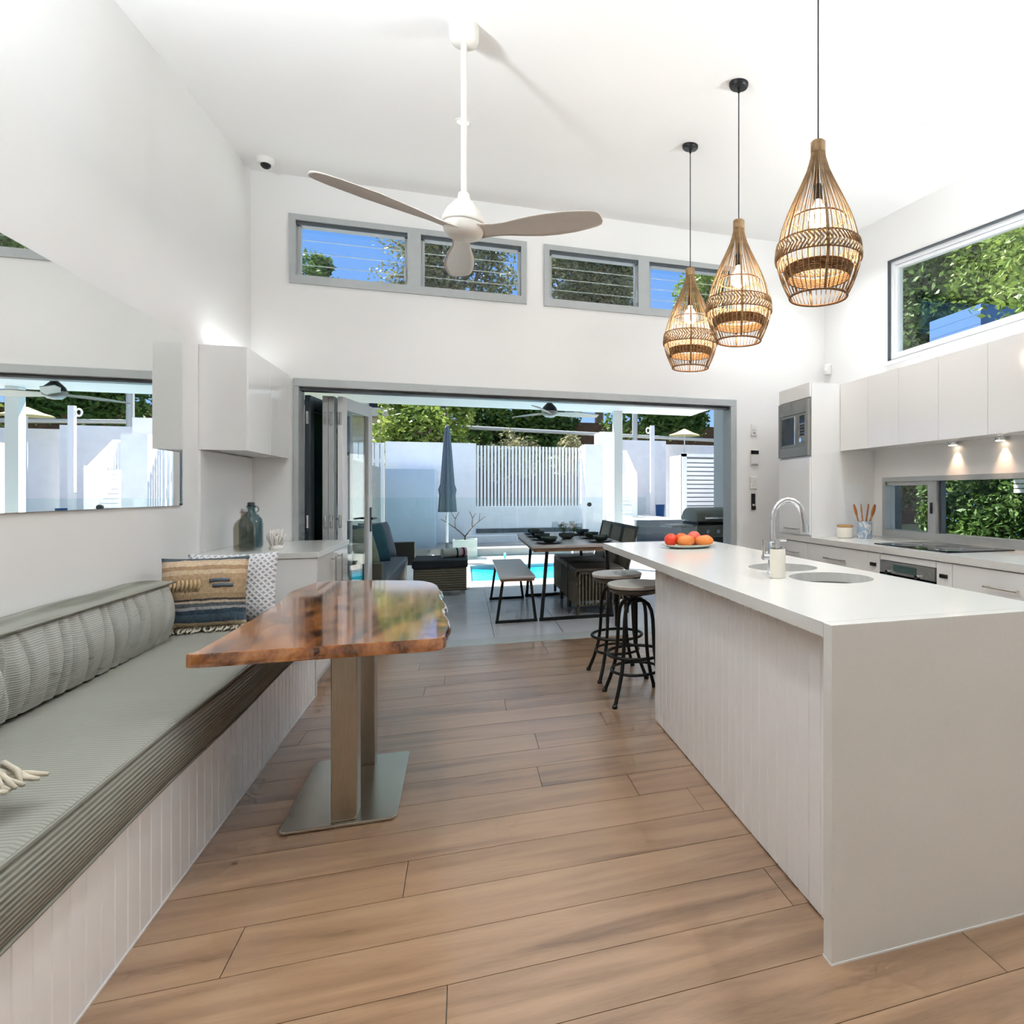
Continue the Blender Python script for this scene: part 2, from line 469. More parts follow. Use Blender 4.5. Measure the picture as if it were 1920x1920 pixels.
def stripe_mat():
    m, nt, b = newmat('woven_stripe_fabric')
    N = nt.nodes.new; L = nt.links.new
    tc = N('ShaderNodeTexCoord'); sp = N('ShaderNodeSeparateXYZ'); L(tc.outputs['Object'], sp.inputs[0])
    nz = N('ShaderNodeTexNoise'); nz.inputs['Scale'].default_value = 14; nz.inputs['Detail'].default_value = 4; L(tc.outputs['Object'], nz.inputs['Vector'])
    ma = N('ShaderNodeMath'); ma.operation = 'MULTIPLY_ADD'; ma.inputs[1].default_value = 0.02; L(nz.outputs['Fac'], ma.inputs[0]); L(sp.outputs['Z'], ma.inputs[2])
    mr = N('ShaderNodeMapRange'); mr.inputs['From Min'].default_value = -0.17; mr.inputs['From Max'].default_value = 0.185; L(ma.outputs[0], mr.inputs['Value'])
    cr = N('ShaderNodeValToRGB'); cr.color_ramp.interpolation = 'CONSTANT'
    stops = [(0.0, C(196,180,150)), (0.07, C(74,92,108)), (0.18, C(52,70,86)), (0.24, C(150,150,150)), (0.28, C(86,92,96)), (0.33, C(176,160,140)), (0.36, C(66,60,56)), (0.39, C(154,130,100)),
             (0.46, C(170,146,114)), (0.66, C(182,154,122)), (0.74, C(206,184,154)), (0.80, C(172,142,110)), (0.86, C(212,190,160)), (0.92, C(200,176,150)), (0.95, C(78,92,100))]
    while len(cr.color_ramp.elements) < len(stops): cr.color_ramp.elements.new(0.5)
    for e, (p, c) in zip(cr.color_ramp.elements, stops): e.position = p; e.color = c
    L(mr.outputs[0], cr.inputs[0])
    # flecks of yarn
    n2 = N('ShaderNodeTexNoise'); n2.inputs['Scale'].default_value = 70; n2.inputs['Detail'].default_value = 3; L(tc.outputs['Object'], n2.inputs['Vector'])
    mixc = N('ShaderNodeMixRGB'); mixc.blend_type = 'OVERLAY'; mixc.inputs[0].default_value = 0.35
    L(cr.outputs[0], mixc.inputs[1]); L(n2.outputs['Fac'], mixc.inputs[2]); L(mixc.outputs[0], b.inputs['Base Color'])
    bp = N('ShaderNodeBump'); bp.inputs['Strength'].default_value = 0.8; bp.inputs['Distance'].default_value = 0.006
    L(n2.outputs['Fac'], bp.inputs['Height']); L(bp.outputs[0], b.inputs['Normal'])
    b.inputs['Roughness'].default_value = 0.95
    return m
M_stripe = stripe_mat()

def lattice_mat(name, c0, c1, sc):
    m, nt, b = newmat(name)
    N = nt.nodes.new; L = nt.links.new
    tc = N('ShaderNodeTexCoord'); mp = N('ShaderNodeMapping'); mp.inputs['Rotation'].default_value = (0, R(40), 0); mp.inputs['Scale'].default_value = (1, 1, 1)
    L(tc.outputs['Object'], mp.inputs[0])
    ws = []
    for d in ('X', 'Z'):
        w = N('ShaderNodeTexWave'); w.bands_direction = d; w.inputs['Scale'].default_value = sc; w.inputs['Distortion'].default_value = 0.3
        L(mp.outputs[0], w.inputs['Vector']); ws.append(w)
    mx = N('ShaderNodeMath'); mx.operation = 'MAXIMUM'; L(ws[0].outputs['Fac'], mx.inputs[0]); L(ws[1].outputs['Fac'], mx.inputs[1])
    cr = N('ShaderNodeValToRGB'); cr.color_ramp.elements[0].position = 0.55; cr.color_ramp.elements[1].position = 0.72
    cr.color_ramp.elements[0].color = c0; cr.color_ramp.elements[1].color = c1
    L(mx.outputs[0], cr.inputs[0]); L(cr.outputs[0], b.inputs['Base Color'])
    bp = N('ShaderNodeBump'); bp.inputs['Strength'].default_value = 0.6; bp.inputs['Distance'].default_value = 0.005
    L(mx.outputs[0], bp.inputs['Height']); L(bp.outputs[0], b.inputs['Normal'])
    b.inputs['Roughness'].default_value = 0.95
    return m
M_lattice = lattice_mat('white_lattice_fabric', C(170,176,188), C(230,230,230), 14.0)
def marble_mat():
    m, nt, b = newmat('blue_marbled_ceramic')
    N = nt.nodes.new; L = nt.links.new
    tc = N('ShaderNodeTexCoord'); n = N('ShaderNodeTexNoise'); n.inputs['Scale'].default_value = 14; n.inputs['Distortion'].default_value = 2
    L(tc.outputs['Object'], n.inputs['Vector'])
    cr = N('ShaderNodeValToRGB'); cr.color_ramp.elements[0].position = 0.45; cr.color_ramp.elements[1].position = 0.58
    cr.color_ramp.elements[0].color = C(150,172,196); cr.color_ramp.elements[1].color = C(232,230,226)
    L(n.outputs['Fac'], cr.inputs[0]); L(cr.outputs[0], b.inputs['Base Color']); b.inputs['Roughness'].default_value = 0.3
    return m
M_marble = marble_mat()

def leaf_mat(name, dark, mid, light, sc=1.2):
    m, nt, b = newmat(name)
    N = nt.nodes.new; L = nt.links.new
    tc = N('ShaderNodeTexCoord'); n = N('ShaderNodeTexNoise'); n.inputs['Scale'].default_value = sc; n.inputs['Detail'].default_value = 8; n.inputs['Roughness'].default_value = 0.8
    L(tc.outputs['Object'], n.inputs['Vector'])
    cr = N('ShaderNodeValToRGB'); cr.color_ramp.elements.new(0.5)
    for e, (p, c) in zip(cr.color_ramp.elements, ((0.3, dark), (0.5, mid), (0.7, light))): e.position = p; e.color = c
    L(n.outputs['Fac'], cr.inputs[0]); L(cr.outputs[0], b.inputs['Base Color'])
    b.inputs['Roughness'].default_value = 0.5; b.inputs['Specular IOR Level'].default_value = 0.3
    tl = N('ShaderNodeBsdfTranslucent'); L(cr.outputs[0], tl.inputs[0])
    mx = N('ShaderNodeMixShader'); mx.inputs[0].default_value = 0.3
    out = nt.nodes['Material Output']
    L(b.outputs[0], mx.inputs[1]); L(tl.outputs[0], mx.inputs[2]); L(mx.outputs[0], out.inputs[0])
    return m
M_leafd = leaf_mat('dark_green_leaves', C(52,76,40), C(84,114,56), C(122,148,76))
M_leafb = leaf_mat('bright_green_leaves', C(72,98,46), C(118,142,66), (*C(176,184,104)[:3], 1))
M_leafo = leaf_mat('olive_grey_leaves', C(84,92,68), C(130,132,98), C(180,174,136))

M_rear = mat('rear_wall_paint', C(214,214,208), 0.6, spec=0.3, noise=0.02, scale=3)
CEIL_BACK, CEIL_SLOPE, YB = 3.67, 0.0876, 5.35
def ceil_z(y): return CEIL_BACK - CEIL_SLOPE * (YB - y)
XL, XR, YR = -1.522, 3.40, -1.80

def prismx(pts, x0, x1, mb=None):
    """polygon in (y,z) extruded along x"""
    mb = mb or MB(); n = len(pts)
    vs = [(x0, p[0], p[1]) for p in pts] + [(x1, p[0], p[1]) for p in pts]
    fs = [tuple(range(n-1, -1, -1)), tuple(range(n, 2*n))] + [(i, (i+1) % n, n+(i+1) % n, n+i) for i in range(n)]
    return mb.add(vs, fs)

# ================================================================ STRUCTURE: the room
floor = structure(box('floor', M_grout, XL-0.15, XR+0.15, YR, 5.28, -0.14, -0.014))
rows = [(2.262 + 0.2*k, 2.262 + 0.2*(k+1)) for k in range(-20, 15)] + [(5.262, 5.28)]
known = {2.062: -0.18, 1.462: -0.04, 2.462: 0.69, 1.862: 1.3, 1.662: 0.95, 2.262: -1.0, 1.262: 1.35, 3.062: 0.35, 2.862: 1.55}
for y0, y1 in rows:
    j = known.get(round(y0, 3), random.uniform(-1.4, 0.6))
    xs = [XL]
    x = j - 1.9*3
    while x < XR:
        if XL + 0.05 < x < XR - 0.05: xs.append(x)
        x += 1.9
    xs.append(XR)
    for a, b_ in zip(xs[:-1], xs[1:]):
        cx_, cy_ = (a+b_)/2, (y0+y1)/2
        p = MB().box(a+0.0012, b_-0.0012, y0+0.0012, y1-0.0012, -0.014, 0).mesh('plank', M_oak, (cx_, cy_, 0))
        share('plank', p, floor, (cx_, cy_, 0))

def topz(y): return ceil_z(y) + 0.06
structure(prismx([(YR-0.15, -0.1), (YB+0.15, -0.1), (YB+0.15, topz(YB+0.15)), (YR-0.15, topz(YR-0.15))], XL-0.15, XL).build('wall_left', M_wall))
ce = structure(prismx([(YR-0.6, ceil_z(YR-0.6)), (6.05, ceil_z(6.05)), (6.05, ceil_z(6.05)+0.2), (YR-0.6, ceil_z(YR-0.6)+0.2)], XL-0.5, XR+0.5).build('ceiling', M_ceil))
OPX0, OPX1, OPZ = -1.237, 2.446, 2.125
W1 = (-1.266, 0.505, 2.848, 3.375)
W2 = (0.652, 2.423, 2.848, 3.375)
structure(area(MB(), [(OPX0, OPX1, -1, OPZ), W1, W2], 'y', YB, YB+0.15, XL, XR, 0.0, 3.72).build('wall_back', M_wall))
# right wall: upper part with the trapezoid window, lower part furred out for the splashback window
UWY0, UWY1, UWZ0 = 1.0, 4.38, 2.345
def uw_top(y): return 3.198 - 0.108*(UWY1 - y)
LW = (1.55, 4.19, 0.905, 1.372)
mb = area(MB(), [(1.2, 5.05, 0.6, 1.62)], 'x', XR, XR+0.15, YR-0.15, YB+0.15, -0.1, UWZ0)
prismx([(UWY1, UWZ0), (YB+0.15, UWZ0), (YB+0.15, topz(YB+0.15)), (UWY1, topz(UWY1))], XR, XR+0.15, mb)
prismx([(YR-0.15, UWZ0), (UWY0, UWZ0), (UWY0, topz(UWY0)), (YR-0.15, topz(YR-0.15))], XR, XR+0.15, mb)
prismx([(UWY0, uw_top(UWY0)), (UWY1, uw_top(UWY1)), (UWY1, topz(UWY1)), (UWY0, topz(UWY0))], XR, XR+0.15, mb)
structure(mb.build('wall_right', M_wall))
XS = 3.20
structure(area(MB(), [LW], 'x', XS, XS+0.09, 0.9, 5.20, 0.0, 2.12).build('wall_splashback', M_wall))
structure(area(MB(), [(0.4, 1.3, -1, 2.06)], 'y', YR-0.15, YR, XL, XR, 0.0, 3.2).build('wall_rear', M_rear))
d2 = structure(thing('door_2', (0.85, YR, 0), None, None))
box('door_panel', M_trim, 0.42, 1.28, YR-0.06, YR-0.02, 0.004, 2.04, d2, bevel=0.003)
MB().tube([(1.2, YR-0.02, 1.0), (1.2, YR+0.04, 1.0), (1.08, YR+0.045, 1.0)], 0.01, 8).build('lever_handle', M_chrome, d2, smooth=True, auto=50)

# ---- louvre windows high on the back wall
def louvre_window(name, x0, x1, z0, z1):
    w = structure(thing(name, ((x0+x1)/2, YB, z0), None, None))
    f = 0.045
    fr = MB()
    fr.box(x0, x1, YB-0.02, YB+0.10, z0, z0+f+0.02).box(x0, x1, YB-0.02, YB+0.10, z1-f, z1)
    fr.box(x0, x0+f, YB-0.02, YB+0.10, z0+f+0.02, z1-f).box(x1-f, x1, YB-0.02, YB+0.10, z0+f+0.02, z1-f)
    fr.build('frame', M_alu, w)
    xm = (x0+x1)/2
    box('mullion', M_alu, xm-0.05, xm+0.05, YB-0.02, YB+0.10, z0+f+0.02, z1-f, w)
    for a, b_ in ((x0+f, xm-0.05), (xm+0.05, x1-f)):
        box('blind_cassette', M_aludark, a, b_, YB+0.0, YB+0.08, z1-f-0.03, z1-f, w, bevel=0.003)
        zb, zt = z0+f+0.022, z1-f-0.032
        n = 4; h = (zt-zb)/n
        for k in range(n):
            c = zb + h*(k+0.5)
            M = Matrix.Translation((0, YB+0.05, c)) @ Matrix.Rotation(R(-9), 4, 'X')
            bl = MB().box(a+0.004, b_-0.004, -0.003, 0.003, -h/2-0.006, h/2+0.006).xf(M).build('louvre_blade', M_glass, w)
            e = MB().box(a+0.004, b_-0.004, -0.003, 0.003, h/2+0.0055, h/2+0.0075).xf(M).build('blade_edge', M_alu, bl)
        for xx in (a+0.012, b_-0.012):
            box('blade_carrier', M_alu, xx-0.012, xx+0.012, YB+0.025, YB+0.075, zb, zt, w)
        hx = b_ - 0.02
        MB().tube([(hx, YB-0.022, z0+0.10), (hx, YB-0.035, z0+0.15), (hx, YB-0.022, z0+0.2)], 0.006, 6).build('crank_handle', M_alu, w)
    return w
louvre_window('window_1', *W1)
louvre_window('window_2', *W2)

# ---- trapezoid window above the kitchen cabinets
w3 = structure(thing('window_3', (XR, (UWY0+UWY1)/2, UWZ0), None, None))
def trap_frame(y0, y1, z0, inset, t, xa, xb, m, name):
    a0, a1, b0 = y0+inset, y1-inset, z0+inset
    mb = MB()
    prismx([(a0, b0), (a1, b0), (a1, b0+t), (a0, b0+t)], xa, xb, mb)
    prismx([(a0, uw_top(a0)-inset-t), (a1, uw_top(a1)-inset-t), (a1, uw_top(a1)-inset), (a0, uw_top(a0)-inset)], xa, xb, mb)
    prismx([(a1-t, b0+t), (a1, b0+t), (a1, uw_top(a1)-inset-t), (a1-t, uw_top(a1-t)-inset-t)], xa, xb, mb)
    prismx([(a0, b0+t), (a0+t, b0+t), (a0+t, uw_top(a0+t)-inset-t), (a0, uw_top(a0)-inset-t)], xa, xb, mb)
    return mb.build(name, m, w3)
trap_frame(UWY0, UWY1, UWZ0, 0.0, 0.012, XR-0.006, XR+0.10, M_aludark, 'outer_frame')
trap_frame(UWY0, UWY1, UWZ0, 0.012, 0.03, XR+0.02, XR+0.09, M_whitemetal, 'frame')
trap_frame(UWY0, UWY1, UWZ0, 0.046, 0.026, XR+0.035, XR+0.08, M_whitemetal, 'glazing_bead')
prismx([(UWY0+0.05, UWZ0+0.05), (UWY1-0.05, UWZ0+0.05), (UWY1-0.05, uw_top(UWY1-0.05)-0.05), (UWY0+0.05, uw_top(UWY0+0.05)-0.05)], XR+0.055, XR+0.061).build('pane', M_glass, w3)
box('window_sill', M_trim, XR-0.035, XR, UWY0, UWY1+0.02, UWZ0-0.03, UWZ0, w3, bevel=0.003)

# ---- splashback window
y0, y1, z0, z1 = LW
w4 = structure(thing('window_4', (XS, (y0+y1)/2, z0), None, None))
f = 0.035
mb = MB(); xa, xb = XS-0.004, XS+0.09
mb.box(xa, xb, y0, y1, z0, z0+f+0.02).box(xa, xb, y0, y1, z1-f, z1).box(xa, xb, y0, y0+f, z0+f+0.02, z1-f).box(xa, xb, y1-f, y1, z0+f+0.02, z1-f)
mb.build('frame', M_alu, w4)
ym = 3.655
box('mullion', M_alu, XS+0.0, XS+0.085, ym-0.05, ym+0.03, z0+f, z1-f, w4, bevel=0.003)
box('sash_rail', M_alu, XS+0.01, XS+0.07, ym+0.03, y1-f, z1-f-0.03, z1-f, w4, bevel=0.002)
box('sash_stile', M_aludark, XS+0.03, XS+0.07, ym-0.075, ym-0.05, z0+f+0.02, z1-f, w4, bevel=0.002)
box('pane', M_glass, XS+0.04, XS+0.046, ym+0.03, y1-f, z0+f+0.02, z1-f-0.03, w4)
box('pane', M_glass, XS+0.055, XS+0.061, y0+f, ym-0.05, z0+f+0.02, z1-f, w4)
box('latch', M_blackp, XS-0.012, XS+0.001, ym-0.02, ym-0.005, 1.10, 1.18, w4, bevel=0.002)

# ---- the wide opening: frame, track, folded door leaves
d1 = structure(thing('door_1', ((OPX0+OPX1)/2, YB, 0), None, None))
mb = MB()
mb.box(OPX0, OPX1, YB-0.02, YB+0.17, OPZ-0.062, OPZ).box(OPX0, OPX0+0.035, YB-0.02, YB+0.17, 0, OPZ-0.062).box(OPX1-0.06, OPX1, YB-0.02, YB+0.17, 0, OPZ-0.062)
mb.build('frame', M_alu, d1, bevel=0.004)
box('head_track', M_aludark, OPX0+0.035, OPX1-0.06, YB+0.03, YB+0.12, OPZ-0.085, OPZ-0.062, d1)
box('sill_track', M_alu, OPX0, OPX1, 5.281, YB+0.17, -0.02, 0.003, d1, bevel=0.002)
def door_leaf(a, b_, t=0.042, glassm=M_glassdark, hand=False, z1=2.03, fm=None):
    """one glazed leaf between plan points a and b_"""
    fm = fm or M_alu
    a, b_ = Vector((a[0], a[1], 0)), Vector((b_[0], b_[1], 0))
    L_ = (b_-a).length
    M = Matrix.Translation(a) @ Matrix.Rotation(math.atan2((b_-a).y, (b_-a).x), 4, 'Z')
    s = 0.085
    mb = MB().box(0, s, -t/2, t/2, 0.01, z1).box(L_-s, L_, -t/2, t/2, 0.01, z1).box(s, L_-s, -t/2, t/2, z1-0.10, z1).box(s, L_-s, -t/2, t/2, 0.01, 0.13)
    lf = mb.xf(M).build('door_leaf', fm, d1, bevel=0.003)
    MB().box(s-0.01, L_-s+0.01, -0.004, 0.004, 0.12, z1-0.09).xf(M).build('pane', glassm, lf)
    if hand:
        h = MB()
        for sg in (-1, 1):
            h.box(L_-0.055, L_-0.025, sg*t/2, sg*(t/2+0.008), 0.90, 1.12)
            h.tube([(L_-0.04, sg*(t/2+0.004), 1.02), (L_-0.04, sg*(t/2+0.05), 1.02), (L_-0.15, sg*(t/2+0.055), 1.02)], 0.009, 8)
        h.xf(M).build('lever_handle', M_blackp, lf, smooth=True, auto=40)
    hg = MB()
    for zz in (0.25, 1.02, 1.85): hg.tube([(0, 0, zz-0.05), (0, 0, zz+0.05)], 0.012, 8)
    hg.xf(M).build('hinge', M_chrome, lf, smooth=True, auto=40)
    return lf
door_leaf((-1.19, 5.56), (-1.095, 6.22), glassm=M_glassblack, fm=M_aludark)
door_leaf((-1.063, 5.56), (-1.040, 6.20), glassm=M_glassblack)
door_leaf((-1.020, 5.56), (-0.985, 6.20), glassm=M_glassblack)
door_leaf((-0.955, 5.56), (-0.815, 6.16), hand=True, glassm=M_glass, fm=M_whitemetal)

# baseboards
structure(box('baseboard_back', M_trim, 2.46, 2.62, YB-0.014, YB, 0, 0.09))
structure(box('baseboard_rear', M_trim, XL, 0.4, YR, YR+0.014, 0, 0.09))

# ================================================================ STRUCTURE: outside
structure(box('ground', M_earth, -60, 70, -40, 90, -0.6, -0.2))
structure(box('floor_rear_terrace', M_concrete, -8, 12, -16, YR-0.0, -0.2, -0.02))
pf = structure(box('floor_patio', M_grout, -1.55, 3.9, YB+0.17, 8.36, -0.2, -0.012))
tiles = {}
xs = [-1.55 + 0.6*i for i in range(10)]
ys = [5.52 + 0.6*i for i in range(5)]
for i in range(9):
    for j in range(5):
        xa, xb = xs[i], min(xs[i+1], 3.9); ya, yb = ys[j], min(ys[j]+0.6, 8.36)
        key = (round(xb-xa, 2), round(yb-ya, 2))
        if key not in tiles:
            w_, h_ = key
            tiles[key] = MB().box(-w_/2+0.002, w_/2-0.002, -h_/2+0.002, h_/2-0.002, -0.012, 0).mesh('tile', M_tile)
        share('tile', tiles[key], pf, ((xa+xb)/2, (ya+yb)/2, 0))
# pool with coping pavers
PX0, PX1, PY0, PY1 = 0.10, 2.15, 9.15, 11.10
pool = structure(thing('swimming_pool', ((PX0+PX1)/2, (PY0+PY1)/2, -0.2), 'small rectangular pool of bright turquoise water beyond the patio', None))
box('water', M_water, PX0, PX1, PY0, PY1, -0.5, -0.06, pool)
mb = MB().box(PX0-0.02, PX1+0.02, PY0-0.02, PY0, -0.3, -0.005).box(PX0-0.02, PX1+0.02, PY1, PY1+0.02, -0.3, -0.005).box(PX0-0.02, PX0, PY0, PY1, -0.3, -0.005).box(PX1, PX1+0.02, PY0, PY1, -0.3, -0.005)
mb.build('waterline_tiles', M_tile, pool)
cop = structure(thing('pool_surround', (1, 8.5, -0.2), None, None))
def pave(name, m, x0, x1, y0, y1, nx, ny, par, z=0.0):
    dx, dy = (x1-x0)/nx, (y1-y0)/ny
    me = MB().box(-dx/2+0.002, dx/2-0.002, -dy/2+0.002, dy/2-0.002, -0.15, z).mesh(name, m)
    for i in range(nx):
        for j in range(ny):
            share(name, me, par, (x0+dx*(i+0.5), y0+dy*(j+0.5), 0))
pave('coping_paver', M_coping, -1.55, 6.5, 8.37, PY0-0.02, 10, 1, cop)
pave('coping_paver', M_coping, -1.55, PX0-0.02, PY0-0.02, PY1+0.02, 2, 3, cop)
pave('coping_paver', M_coping, PX1+0.02, 6.5, PY0-0.02, PY1+0.02, 5, 3, cop)
pave('coping_paver', M_coping, -1.55, 6.5, PY1+0.02, 12.7, 10, 2, cop)
structure(box('floor_far_terrace', M_paver, -1.55, 6.5, 12.7, 18.5, -0.2, 0.15))
# patio roof and its post
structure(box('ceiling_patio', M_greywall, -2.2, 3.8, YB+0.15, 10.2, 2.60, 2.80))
structure(MB().box(2.36, 2.50, 9.95, 10.09, 0, 2.6).build('patio_post', M_whitemetal, bevel=0.004))
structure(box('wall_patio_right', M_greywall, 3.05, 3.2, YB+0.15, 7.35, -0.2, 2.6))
structure(box('wall_stone_left', M_stonewall, -1.80, -1.55, YB+0.15, 13.2, -0.2, 1.74))
# garden boundary: rendered wall with a vertical slat screen let into it
YF = 14.5
structure(area(MB(), [(0.26, 2.64, 0.94, 9)], 'y', YF, YF+0.2, -1.62, 3.05, -0.2, 2.36).build('wall_garden_back', M_render))
ss = thing('slat_screen', (1.45, YF, 0.94), 'white vertical slat screen set into the garden wall beyond the pool', 'fence')
me = MB().box(-0.024, 0.024, -0.012, 0.012, 0, 1.38).mesh('slat', M_whitemetal)
for i in range(31): share('slat', me, ss, (0.30 + i*(2.30/30), YF+0.06, 0.94))
box('rail', M_aludark, 0.26, 2.64, YF+0.08, YF+0.12, 0.945, 0.985, ss); box('rail', M_aludark, 0.26, 2.64, YF+0.08, YF+0.12, 2.22, 2.25, ss)
s2 = thing('slat_fence', (-2.4, YF, 0), 'short white slat fence left of the garden wall behind the stone wall', 'fence')
me2 = MB().box(-0.04, 0.04, -0.012, 0.012, 0, 2.33).mesh('slat', M_whitemetal)
for i in range(9): share('slat', me2, s2, (-1.68 - i*0.105, YF+0.05, 0))
box('rail', M_whitemetal, -2.6, -1.64, YF+0.065, YF+0.1, 0.5, 0.58, s2); box('rail', M_whitemetal, -2.6, -1.64, YF+0.065, YF+0.1, 1.9, 1.98, s2)
structure(box('wall_garden_block', M_blue, -1.47, -0.56, 13.2, YF, -0.2, 1.72))
structure(box('wall_garden_bench', M_render, 0.0, 3.0, YF-0.35, YF, 0.15, 0.30))
box_dark = structure(box('trim_garden_recess', M_aludark, 0.26, 2.64, YF-0.02, YF, 0.34, 0.44))
# right-hand garden walls
structure(box('wall_garden_right', M_render, 2.64, 3.05, YF-0.5, YF, -0.2, 2.36))
structure(box('wall_garden_gate', M_render, 4.1, 5.76, 17.6, 17.8, -0.2, 2.80))
structure(box('wall_garden_far', M_render, 5.76, 9.0, 18.2, 18.4, -0.2, 2.75))
structure(box('wall_garden_stepped', M_render, 3.62, 4.1, 16.9, 17.8, -0.2, 2.95))
dk = thing('raised_deck', (4.6, 14.5, 0.15), 'raised grey deck with horizontal board face on the far terrace', 'deck')
for k in range(3): box('board', M_aludark, 3.75, 4.9, 13.6, 13.62, 0.16+k*0.155, 0.305+k*0.155, dk)
box('deck_top', M_coping, 3.75, 4.9, 13.62, 16.88, 0.15, 0.63, dk)

# ================================================================ INTERIOR OBJECTS
# ---- island bench with waterfall end, round sink cut-outs and grooved boards
IX0, IX1, IY0, IY1, IZ = 0.925, 1.72, 1.42, 4.24, 0.90
SINKS = ((1.445, 2.225, 0.168), (1.43, 2.605, 0.160))
isl = thing('kitchen_island', (1.32, 2.8, 0), 'long white kitchen island with waterfall end and grooved board side', 'island')
def slab_holes(x0, x1, y0, y1, z0, z1, holes):
    mb = MB()
    ys_ = [y0]
    for cx_, cy_, r in sorted(holes, key=lambda h: h[1]): ys_ += [cy_-r-0.015, cy_+r+0.015]
    ys_.append(y1)
    hs = sorted(holes, key=lambda h: h[1])
    N = 48
    for i in range(len(ys_)-1):
        ya, yb = ys_[i], ys_[i+1]
        if i % 2 == 0:
            for z in (z0, z1):
                vs = [(x0,ya,z),(x1,ya,z),(x1,yb,z),(x0,yb,z)]
                mb.add(vs, [(0,1,2,3)] if z == z1 else [(3,2,1,0)])
        else:
            cx_, cy_, r = hs[i//2]
            for z in (z0, z1):
                inn, out = [], []
                for k in range(N):
                    a = 2*math.pi*k/N + math.pi/N
                    dx, dy = math.cos(a), math.sin(a)
                    inn.append((cx_+r*dx, cy_+r*dy, z))
                    tx = (x1-cx_)/dx if dx > 0 else (x0-cx_)/dx
                    ty = (yb-cy_)/dy if dy > 0 else (ya-cy_)/dy
                    t = min(tx, ty)
                    out.append((cx_+t*dx, cy_+t*dy, z))
                fs = []
                vs = inn + out
                corners = [(x1,yb,z),(x0,yb,z),(x0,ya,z),(x1,ya,z)]
                for k in range(N):
                    k2 = (k+1) % N
                    q = (k, N+k, N+k2, k2)
                    o1, o2 = out[k], out[k2]
                    if abs(o1[0]-o2[0]) > 1e-6 and abs(o1[1]-o2[1]) > 1e-6:
                        cn = min(corners, key=lambda c: (c[0]-o1[0])**2+(c[1]-o1[1])**2+(c[0]-o2[0])**2+(c[1]-o2[1])**2)
                        vs.append(cn); q = (k, N+k, len(vs)-1, N+k2, k2)
                    fs.append(q if z == z1 else q[::-1])
                mb.add(vs, fs)
            ring = []
            for k in range(N):
                a = 2*math.pi*k/N + math.pi/N
                ring.append((cx_+r*math.cos(a), cy_+r*math.sin(a)))
            vs = [(p[0],p[1],z0) for p in ring] + [(p[0],p[1],z1) for p in ring]
            mb.add(vs, [((k+1)%N, k, N+k, N+(k+1)%N) for k in range(N)])
    vs = [(x0,y0,z0),(x1,y0,z0),(x1,y1,z0),(x0,y1,z0),(x0,y0,z1),(x1,y0,z1),(x1,y1,z1),(x0,y1,z1)]
    mb.add(vs, [(0,1,5,4),(1,2,6,5),(2,3,7,6),(3,0,4,7)])
    return mb
slab_holes(IX0, IX1, IY0+0.0405, IY1, IZ-0.04, IZ, SINKS).build('countertop', M_stone, isl)
box('waterfall_end', M_stone, IX0, IX1, IY0, IY0+0.04, 0.004, IZ, isl, bevel=0.002)
box('floor_seal', M_trim, IX0-0.002, IX1, IY0-0.002, IY0+0.04, 0.0, 0.005, isl)
mb = MB()      # hollow carcass, open where the sink bowls hang
mb.box(1.012, 1.03, IY0+0.04, 3.25, 0, IZ-0.04).box(1.03, IX1-0.02, 3.232, 3.25, 0, IZ-0.04).box(IX1-0.04, IX1-0.02, IY0+0.04, 3.232, 0, IZ-0.04).box(1.03, IX1-0.04, IY0+0.04, 3.232, 0, 0.02)
mb.build('carcass', M_board, isl)
pitch = 0.0655
nb = int((3.25 - IY0 - 0.04)/pitch)
wb = (3.25 - IY0 - 0.04)/nb
me = MB().box(1.0-1.006, 1.012-1.006, -wb/2+0.0012, wb/2-0.0012, 0.004, IZ-0.04).mesh('board', M_board)
for k in range(nb):
    o = share('board', me, isl, (1.006, IY0+0.04+wb*(k+0.5), 0))
    bv = o.modifiers.new('bevel', 'BEVEL'); bv.width = 0.003; bv.segments = 1
for k in range(3):
    ya = IY0+0.05+k*0.594
    d = box('cabinet_door', M_gloss, IX1-0.02, IX1-0.002, ya+0.002, ya+0.592, 0.10, IZ-0.045, isl, bevel=0.002)
# sinks
for n_, (cx_, cy_, r) in enumerate(SINKS):
    prof = [(r+0.012, -0.0405), (r+0.002, -0.0405), (r-0.004, -0.06), (r-0.012, -0.16), (r-0.035, -0.185), (0.045, -0.19), (0.04, -0.2), (0.001, -0.2)]
    s_ = MB().lathe(prof, 40, (cx_, cy_, IZ), cap=False).build('round_sink', M_satin, smooth=True, org=(cx_, cy_, IZ-0.2))
    tag(s_, ('round steel undermount sink nearer the camera in the island' if n_ == 0 else 'round steel undermount sink beside the tap, farther along the island'), 'sink', 'island sinks')
    MB().lathe([(0.038, 0.001), (0.03, 0.004), (0.005, 0.004)], 20, (cx_, cy_, IZ-0.2), cap=False).build('drain', M_chrome, s_, smooth=True)
